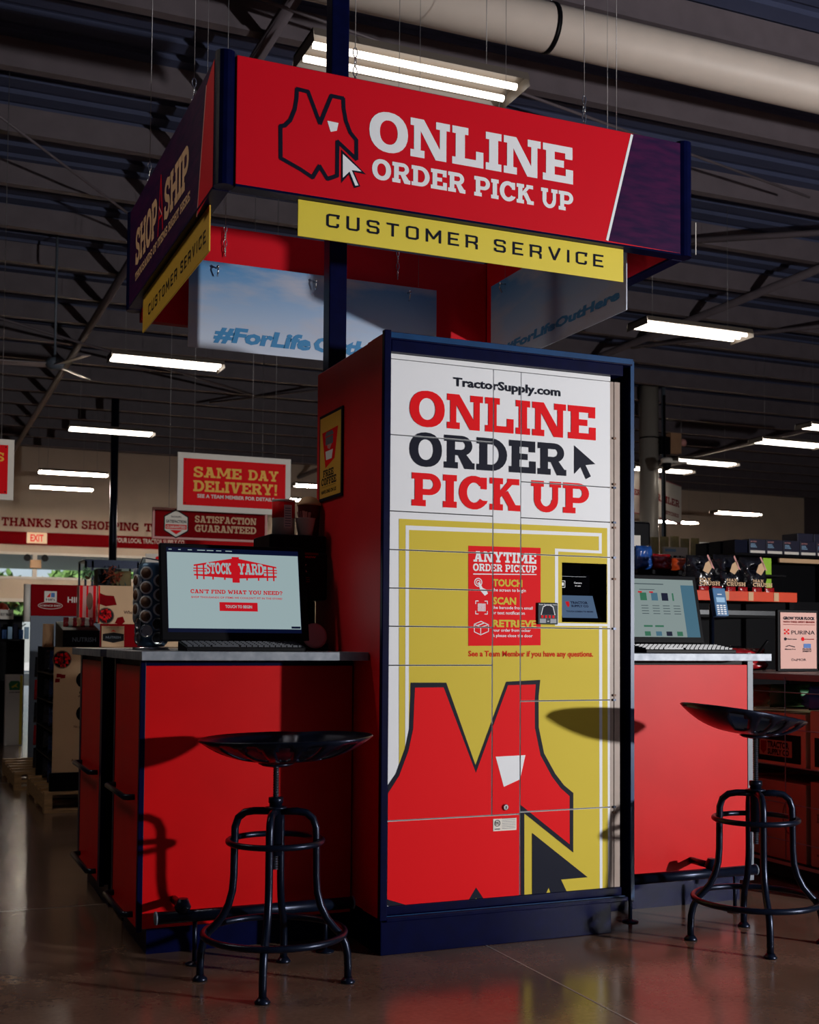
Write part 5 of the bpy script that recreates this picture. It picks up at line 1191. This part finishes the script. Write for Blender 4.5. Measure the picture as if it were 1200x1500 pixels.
def angled_sign(p, q, z0, z1, label, txts):
    p = Vector((p[0], p[1], 0)); q = Vector((q[0], q[1], 0)); U = (q-p); L = U.length; U.normalize(); N = Vector((U.y, -U.x, 0))
    t = thing('hanging_sign', label, 'hanging sign', ((p+q)/2+Vector((0, 0, z0))))
    m_ = MB().obox((p+q)/2+Vector((0, 0, (z0+z1)/2)), U*L/2, N*.008, Vector((0, 0, (z1-z0)/2))).build('frame', mat('faded_red_frame', 'a8505a', .5), t)
    MB().obox((p+q)/2+Vector((0, 0, (z0+z1)/2))+N*.009, U*(L/2-.02), N*.002, Vector((0, 0, (z1-z0)/2-.02))).build('face', WCARD, t)
    MB().tube([(p+q)/2+Vector((0, 0, z1)), (p+q)/2+Vector((0, 0, ZC-.015))], .0025, 5).build('wire', WIRE, t)
    a = Art()
    for tx, u0, u1, v0, v1, m_ in txts: a.slab(tx, u0*L, u1*L, v0*(z1-z0), v1*(z1-z0), m_, 1)
    a.emit(t, p+Vector((0, 0, z0))+N*.0115, U, (0, 0, 1))
angled_sign((((12.688,3.899)[0]), 18.8), ((14.267,4.12)[0], 20.0), (13.556,3.463)[1], (13.557,4.224)[1], 'hanging white trailer sign with red letters just right of the round column', [('TRAILER', .08, .92, .42, .6, DKRED), ('HITCHES', .45, .9, .15, .24, DKRED)])
angled_sign((((12.026,3.925)[0]), 18.8), ((12.776,4.013)[0], 19.2), (12.523,3.519)[1], (12.524,4.344)[1], 'hanging white sign mostly hidden between the locker and the round column', [('OTHER', .3, .96, .42, .55, DKRED)])

def goods_box(x0, y0, z0, x1, y1, z1, m, name, label, cat='box', group=None, art=None):
    o = MB().box(x0, y0, z0, x1, y1, z1).build(name, m, None, .003, label=label, cat=cat, group=group)
    if art:
        a = Art(); art(a, x1-x0, z1-z0); a.emit(o, (x0, y0, z0), (1, 0, 0), (0, 0, 1))
    return o
# long gondola running across behind the right counter
GY = 6.5
gz1 = (5.185,1.384)[1]; gz2 = (5.186,1.449)[1]
g0, g1 = (4.567,1.402)[0], (5.57,1.423)[0]
gn = thing('store_shelf', 'black gondola shelf with an orange front edge behind the right counter', 'shelf', ((g0+g1)/2, 6.8, 0), None)
MB().box(g0, GY, gz1, g1, GY+.02, gz2).build('orange_edge', ORANGE, gn, .003); MB().box(g0, GY+.02, gz1, g1, 7.0, gz2-.012).build('shelf_board', BLACK, gn)
MB().box(g0, 6.98, 0, g1+.9, 7.0, gz2-.04).build('back_panel', BLACK, gn); MB().box(g0, GY, .0, g1+.9, 6.98, .15).build('base', BLACK, gn)
for x in (g0, g1-.04): MB().box(x, GY+.03, .15, x+.04, GY+.07, gz1).build('upright', BLACK, gn)
rz = (5.105,1.304)[1]
MB().box(g0, 6.4, rz-.014, (5.326,1.321)[0], 6.42, rz+.014).build('steel_rail', STEEL, gn); MB().box(g0, 6.42, rz-.03, (5.326,1.321)[0], 6.98, rz-.0145).build('lower_shelf', BLACK, gn)
for px in ((4.988,1.411)[0], (5.185,1.415)[0], (5.393,1.419)[0]): MB().box(px-.02, GY-.004, gz1+.004, px+.02, GY, gz2-.004).build('price_label', CREAM, gn)
bt = (5.155,1.687)[1]
for k, (p0, p1) in enumerate(((1008, 1046), (1048, 1084), (1086, 1124))):
    x0 = [(4.774,1.518)[0], (4.992,1.523)[0], (5.203,1.529)[0]][k]; x1 = [(4.981,1.523)[0], (5.186,1.529)[0], (5.407,1.534)[0]][k]
    b = bag(x0, 6.55, gz2-.011, x1, 6.75, bt+.01*(k % 2), FABR, seed=90+k, name='feed_bag', label=['black foil deer feed bag behind the right monitor corner', 'black foil deer feed bag standing above the payment terminal', 'black foil deer feed bag beside the green boxes'][k], cat='bag', group='black feed bags on the orange shelf')
    a = Art(); wx = x1-x0; a.slab('CRUSH', wx*.12, wx*.9, .035, .06, CREAM, 1); a.slab('MAX', wx*.12, wx*.55, .065, .082, CREAM, 1)
    a.poly([(wx*.25, .13), (wx*.45, .11), (wx*.6, .15), (wx*.52, .2), (wx*.35, .18)], CREAM, 1, 'nc'); a.poly([(wx*.6, .15), (wx*.7, .14), (wx*.45, .235), (wx*.4, .23)], PINK, 1)
    a.emit(b, (x0, 6.53, gz2), (1, 0, 0), (0, 0, 1))
    for j in range(2):
        xx = x0+.02+j*(x1-x0)*.5; bag(xx, 6.52, gz2-.011, xx+(x1-x0)*.4, 6.545, gz2+.03, FABRED, seed=100+k*3+j, name='treat_packet', label='low red packet lying in front of the black feed bags', cat='packet', group='red packets on the orange shelf')
gg = (5.518,1.466)[0]+.02
for k, (yb_, yt_) in enumerate((((5.507,1.466)[1], (5.507,1.569)[1]), ((5.507,1.597)[1], (5.508,1.7)[1]))):
    goods_box(gg-.022, 6.78, max(yb_, gz2-.011) if k == 0 else yb_-.012, gg+.05, 6.9, yt_ if k else yb_+.09, GREEN, 'green_box', ['lower bright green box on the orange shelf', 'upper bright green box, stacked above the lower one'][k], group='green boxes')
MB().box(gg-.03, 6.76, (5.507,1.571)[1]+.0, gg+.16, 6.95, (5.507,1.583)[1]).build('divider_shelf', BLACK, gn)
# right gondola with battery boxes
HY = 8.2
h0 = (6.826,1.757)[0]; hz1 = (7.044,1.862)[1]
gr = thing('store_shelf', 'black gondola shelf stacked with boxed batteries at the right frame edge', 'shelf', (h0+.6, 8.5, 0))
bx0 = (6.537,1.919)[0]
MB().box(bx0-.15, HY, hz1-.02, h0+1.6, 8.8, hz1).build('top_board', BLACK, gr); MB().box(h0, HY-.02, hz1-.07, h0+1.6, HY, hz1-.035).build('price_rail', CREAM, gr)
MB().box(h0-.6, 8.78, 0, h0+1.6, 8.8, hz1-.02).build('back_panel', BLACK, gr); MB().box(h0-.6, HY, 0, h0+1.6, 8.78, .16).build('base', BLACK, gr)
for zz in (.55, .9, 1.2): MB().box(h0-.6, HY+.02, zz, h0+1.6, 8.78, zz+.02).build('shelf_board', BLACK, gr)
for x in (bx0-.15, h0+.9): MB().box(x, HY+.5, .16, x+.04, HY+.54, hz1-.02).build('upright', BLACK, gr)
def batt(a, w_, h_1):
    a.rect(.01, .002, w_-.01, h_1*.2, WCARD, 1); a.text('BATTERY', w_*.08, w_*.45, h_1*.78, h_1*.86, PINK, 1, .02)
    for k in range(3): a.rect(w_*.08, h_1*(.62-k*.1), w_*(.35+.05*k), h_1*(.66-k*.1), SKYB, 1)
hb_ = (6.685,1.982)[1]-hz1
for k in range(6):
    x = bx0+k*.178; goods_box(x, HY+.01, hz1+.001, x+.172, HY+.22, hz1+hb_, mat('battery_box_navy', '14142c', .5), 'battery_box', 'dark battery carton with a white base stripe in the row along the shelf top', group='battery cartons on the shelf top', art=batt)
for k in range(3):
    x = bx0+.46+k*.178
    goods_box(x+.08, HY+.05, hz1+hb_+.001, x+.25, HY+.25, hz1+hb_*1.6, mat('battery_box_navy', '14142c'), 'battery_box', 'upper battery carton stacked on the row at the right frame edge', group='stacked battery cartons')
for k in range(3): goods_box(bx0-.14, HY+.02+k*.19, hz1+.001, bx0-.01, HY+.18+k*.19, hz1+hb_-.01, NAVP, 'narrow_carton', 'narrow navy carton at the left end of the battery row', group='narrow cartons at the battery row end')
for lv, zz in enumerate((.92, 1.22)):
    for k in range(7):
        x = h0-.55+k*.2+lv*.05
        def cart(a, w_, h_1): a.rect(w_*.2, h_1*.75, w_*.5, h_1*.85, WCARD, 1); a.oval((w_*.6, h_1*.3), .02, .014, .004, CREAM, 1); a.text('12V', w_*.15, w_*.5, h_1*.45, h_1*.55, ORANGE, 1, .02)
        goods_box(x, HY+.04, zz+.001, x+.16, HY+.2, zz+(.2 if lv else .16), [BLACK, NAVP][k % 2], 'charger_box', 'black battery charger box with pale label patches on the gondola shelf', group='charger boxes', art=cart)
# feed station signs on the far shelf
fs_ = thing('store_shelf', 'distant shelf carrying the feed station cards and clear bags', 'shelf', ((7.576,1.767)[0], 10.8, 0))
f0, f1, fz = (7.003,1.752)[0], (8.117,1.781)[0], (7.576,1.874)[1]
MB().box(f0, 10.6, fz-.03, f1, 11.2, fz).build('shelf_board', BLACK, fs_); MB().box(f0, 11.18, 0, f1, 11.2, fz-.03).build('back_panel', BLACK, fs_); MB().box(f0, 10.6, 0, f1, 11.18, .15).build('base', BLACK, fs_)
for x in (f0, f1-.04): MB().box(x, 10.62, .15, x+.04, 10.66, fz-.03).build('upright', BLACK, fs_)
def station(x0, x1, z1, y, label, full):
    o = MB().box(x0, y, fz+.001, x1, y+.03, z1).build('station_card', WCARD, None, .002, label=label, cat='card', group='feed station cards')
    a = Art(); w_ = x1-x0; h_1 = z1-fz
    a.text('FEED STATION' if full else 'FEED', w_*.05, w_*(.95 if full else .6), h_1*.32, h_1*.62, BLACK, 1, .05); a.rect(w_*.05, h_1*.8, w_*.5, h_1*.92, SKYB if full else DGREEN, 1); a.rect(w_*.05, h_1*.2, w_*.9, h_1*.24, DKRED, 1)
    if not full: a.rect(w_*.75, h_1*.55, w_*.9, h_1*.7, BLACK, 1)
    a.emit(o, (x0, y, fz), (1, 0, 0), (0, 0, 1))
station((7.386,1.977)[0], (7.686,1.987)[0], (7.505,2.117)[1], 10.66, 'white feed station card behind the clear bags', True)
station((7.931,2.006)[0], (8.217,2.015)[0], (8.074,2.203)[1], 10.85, 'white feed card further right, above the black feed bags', False)
for k in range(5):
    x = (7.288,1.978)[0]+k*.13
    bag(x, 10.75, fz+.001, x+.12, 10.82, (7.562,2.226)[1]+.01*(k % 3), mat('clear_yellow_bag', '9a8d5a', .3, spec=.8, bump=.8, var=.3, scale=14), seed=120+k, name='clear_bag', label='clear yellowish bag on the far shelf beside the round column', cat='bag', group='clear bags on the far shelf')
bkt = thing('black_case', 'black plastic case with a white label at the right side of the locker', 'case', ((4.924,1.802)[0], 7.5, 0))
q0, q1 = (4.808,1.739), (5.017,1.984)
MB().box(q0[0], 7.4, q0[1], q1[0], 7.7, q1[1]).build('case_body', BLACK, bkt, .02); MB().box(q0[0], 7.4, 0, q1[0]+.1, 7.7, q0[1]-.25).build('base_cabinet', BLACK, bkt)
MB().box(q0[0], 7.42, q0[1]-.25, q1[0], 7.7, q0[1]-.001).build('riser', BLACK, bkt); MB().box(q0[0], 7.396, (4.877,1.801)[1], (4.924,1.852)[0], 7.4, (4.877,1.879)[1]).build('label', WCARD, bkt)
for k, (a0, a1, m_) in enumerate((((4.788,1.669)[0], (4.926,1.673)[0], mat('foil_bag_blue', '1f4f9c', .22, spec=.8, bump=.8, var=.3, scale=18)), ((4.932,1.674)[0], (5.088,1.679)[0], FABRED), ((5.094,1.679)[0], (5.253,1.684)[0], mat('foil_bag_orange', 'c8481c', .25, bump=.6, var=.3, scale=16)))):
    bag(a0, 7.2, (4.984,1.621)[1], a1, 7.32, [(4.869,1.793)[1], (5.013,1.74)[1], (5.159,1.715)[1]][k], m_, seed=140+k, name='snack_bag', label=['shiny blue bag directly above the right monitor, beside the locker', 'shiny red bag above the right monitor', 'orange bag above the right monitor, left of the black feed bags'][k], cat='bag')
sb2 = MB().box((4.754,1.644)[0], 7.18, (4.984,1.621)[1]-.03, (5.277,1.66)[0], 7.36, (4.984,1.621)[1]-.001).build('bag_shelf', BLACK, bkt)
# wire fronted shelf close on the right: faces -x
WX = 3.80
ws = thing('wire_shelf', 'low black wire fronted shelf of cartons beside the right counter', 'shelf', (4.2, 5.0, 0))
wy0, wy1 = 3.95, 5.3
MB().box(WX, wy0, .03, 4.5, wy1, .10).build('base', BLACK, ws, .003)
MB().box(WX-.004, wy0, .085, WX, wy1, .10).build('base_rail', BEIGE, ws)
for z in (.53, ): MB().box(WX+.02, wy0, z-.015, 4.5, wy1, z).build('shelf_board', BLACK, ws)
MB().box(4.49, wy0, .1, 4.51, wy1, 1.0).build('back_panel', BLACK, ws)
MB().box(WX, wy0, .935, 4.5, wy1, .965).build('top_board', BEIGE, ws, .003)
for y in (wy0, wy1-.03):
    MB().box(WX, y, 0, WX+.03, y+.03, .934).build('upright', BLACK, ws)
for k in range(6): y = wy0+.1+k*.23; MB().tube([(WX-.01, y, .12), (WX-.01, y, .95)], .0025, 5).build('wire', WIRE, ws)
for k in range(5): z = .2+k*.17; MB().tube([(WX-.012, wy0, z), (WX-.012, wy1, z)], .0025, 5).build('wire', WIRE, ws)
for k, (y, z0, hgt, m_, lb, nm) in enumerate([(4.0, .101, .38, CARDB, 'brown carton with dark printing on the bottom wire shelf, near end', 1), (4.42, .101, .36, CARDB, 'brown carton with an oval mark on the bottom wire shelf', 2), (4.84, .101, .37, CARDB, 'brown carton at the far end of the bottom wire shelf', 1),
                       (4.0, .531, .27, CREAM, 'pale carton with a dark store label on the middle wire shelf', 3), (4.42, .531, .25, CREAM, 'pale wood grained carton on the middle wire shelf, second from near end', 3), (4.84, .531, .24, CREAM, 'pale carton at the far end of the middle wire shelf', 3)]):
    o = MB().box(WX+.03, y, z0, 4.3, y+.39, z0+hgt).build('carton', m_, None, .004, label=lb, cat='carton')
    a = Art()
    if nm == 1: a.slab('FARM', .04, .2, .2, .24, BROWNP, 1); a.rect(.04, .05, .35, .06, BROWNP, 1); a.rect(.26, .1, .29, .33, BROWNP, 1)
    if nm == 2: a.oval((.28, .2), .05, .08, .01, BROWNP, 1); a.slab('PREMIUM', .03, .2, .28, .31, BROWNP, 1)
    if nm == 3: a.rect(.03, .02, .36, .15, BLACK, 1); a.rect(.07, .045, .3, .12, CARDB, 2); a.text('TRACTOR', .13, .28, .085, .112, BLACK, 3, .05); a.text('SUPPLY CO', .13, .28, .052, .077, BLACK, 3, .05); a.poly([(.08, .112), (.12, .112), (.12, .07), (.1, .05), (.08, .07)], DKRED, 3, 'nc'); a.text('4health', .18, .26, .19, .205, NAVP, 1, .03)
    a.emit(o, (WX+.03, y+.39, z0), (0, -1, 0), (0, 0, 1))
for k, (y, m_, lb) in enumerate([(4.02, BLUE, 'blue bag lying on the cartons of the wire shelf, near end'), (4.3, BLUE, 'blue bag lying on the cartons of the wire shelf, next to the green packet'), (4.62, DGREEN, 'green packet on the cartons of the wire shelf'), (4.8, CARDB, 'brown packet at the far end above the cartons of the wire shelf')]):
    z_ = .531+[.27, .25, .25, .24][k]+.02
    bag(WX+.05, y, z_, 4.1, y+.24 if k != 2 else y+.14, z_+.11, m_, seed=160+k, name='goods_bag', label=lb, cat='bag')
for k in (2, 3):
    bag(WX+.05, 4.58+k*.18, .969, 4.1, 4.75+k*.18, 1.08+.012*(k % 2), [FABRED, CARDB, FABRED, FABR][k], seed=170+k, name='treat_bag', label=['red foil bag on top of the wire shelf, nearest', 'brown bag on top of the wire shelf', 'red foil bag on top of the wire shelf, behind the framed card', 'black foil bag on top of the wire shelf, at its far end'][k], cat='bag')
MB().tube([(WX-.02, 4.9, .9), (WX-.015, 4.8, .98), (WX-.01, 4.7, 1.06), (WX, 4.64, 1.12)], .006, 6).build('bead_chain', BLACK, ws)
# framed brand card
fr = thing('framed_sign', 'pinkish card reading grow your flock in a black frame above the wire shelf', 'sign', ((4.158,1.081)[0], 4.85, 1.0))
q0, q1 = ((4.033,0.901)[0], max(.967, (4.033,0.901)[1])), (4.287,1.275)
MB().box(q0[0], 4.85, q0[1], q1[0], 4.87, q1[1]).build('frame', BLACK, fr, .003); MB().box(q0[0]+.014, 4.846, q0[1]+.014, q1[0]-.014, 4.85, q1[1]-.014).build('card', mat('pink_card', 'd0a094', .6), fr)
a = Art(); W_, H_ = q1[0]-q0[0], q1[1]-q0[1]
a.text('GROW YOUR FLOCK', .12*W_, .9*W_, .84*H_, .885*H_, NAVP, 1, .05); a.text('WITH THESE GREAT BRANDS', .12*W_, .9*W_, .79*H_, .815*H_, DKRED, 1, .04); a.rect(.12*W_, .755*H_, .9*W_, .763*H_, DKRED, 1)
for i in range(3):
    for j in range(3):
        if (i+j) % 2 == 0: a.rect(.14*W_+i*.042*W_, .6*H_+j*.028*H_, .14*W_+(i+1)*.042*W_, .6*H_+(j+1)*.028*H_, REDP, 1)
a.text('PURINA', .32*W_, .9*W_, .6*H_, .665*H_, NAVP, 1, .0); a.text('Nutrena', .2*W_, .45*W_, .515*H_, .535*H_, NAVP, 1, .03); a.disc((.17*W_, .525*H_), .008, NAVP, 1); a.disc((.6*W_, .525*H_), .01, REDP, 1); a.rect(.64*W_, .518*H_, .88*W_, .53*H_, DKRED, 1)
a.text('Manna Pro', .16*W_, .42*W_, .35*H_, .37*H_, NAVP, 1, .02); a.line([(.18*W_, .4*H_), (.26*W_, .42*H_), (.4*W_, .395*H_)], .004, NAVP, 1); a.rect(.62*W_, .38*H_, .8*W_, .45*H_, BLUE, 1); a.text('FLOCK', .6*W_, .82*W_, .35*H_, .375*H_, NAVP, 1, .04); a.text('PARTY', .6*W_, .82*W_, .315*H_, .34*H_, NAVP, 1, .04)
a.text('DuMOR', .32*W_, .68*W_, .17*H_, .21*H_, NAVP, 1, .0)
a.emit(fr, (q0[0], 4.846, q0[1]), (1, 0, 0), (0, 0, 1))
MB().box((q0[0]+q1[0])/2-.06, 4.871, .966, (q0[0]+q1[0])/2+.06, 4.9, 1.08).build('stand_foot', BLACK, fr)
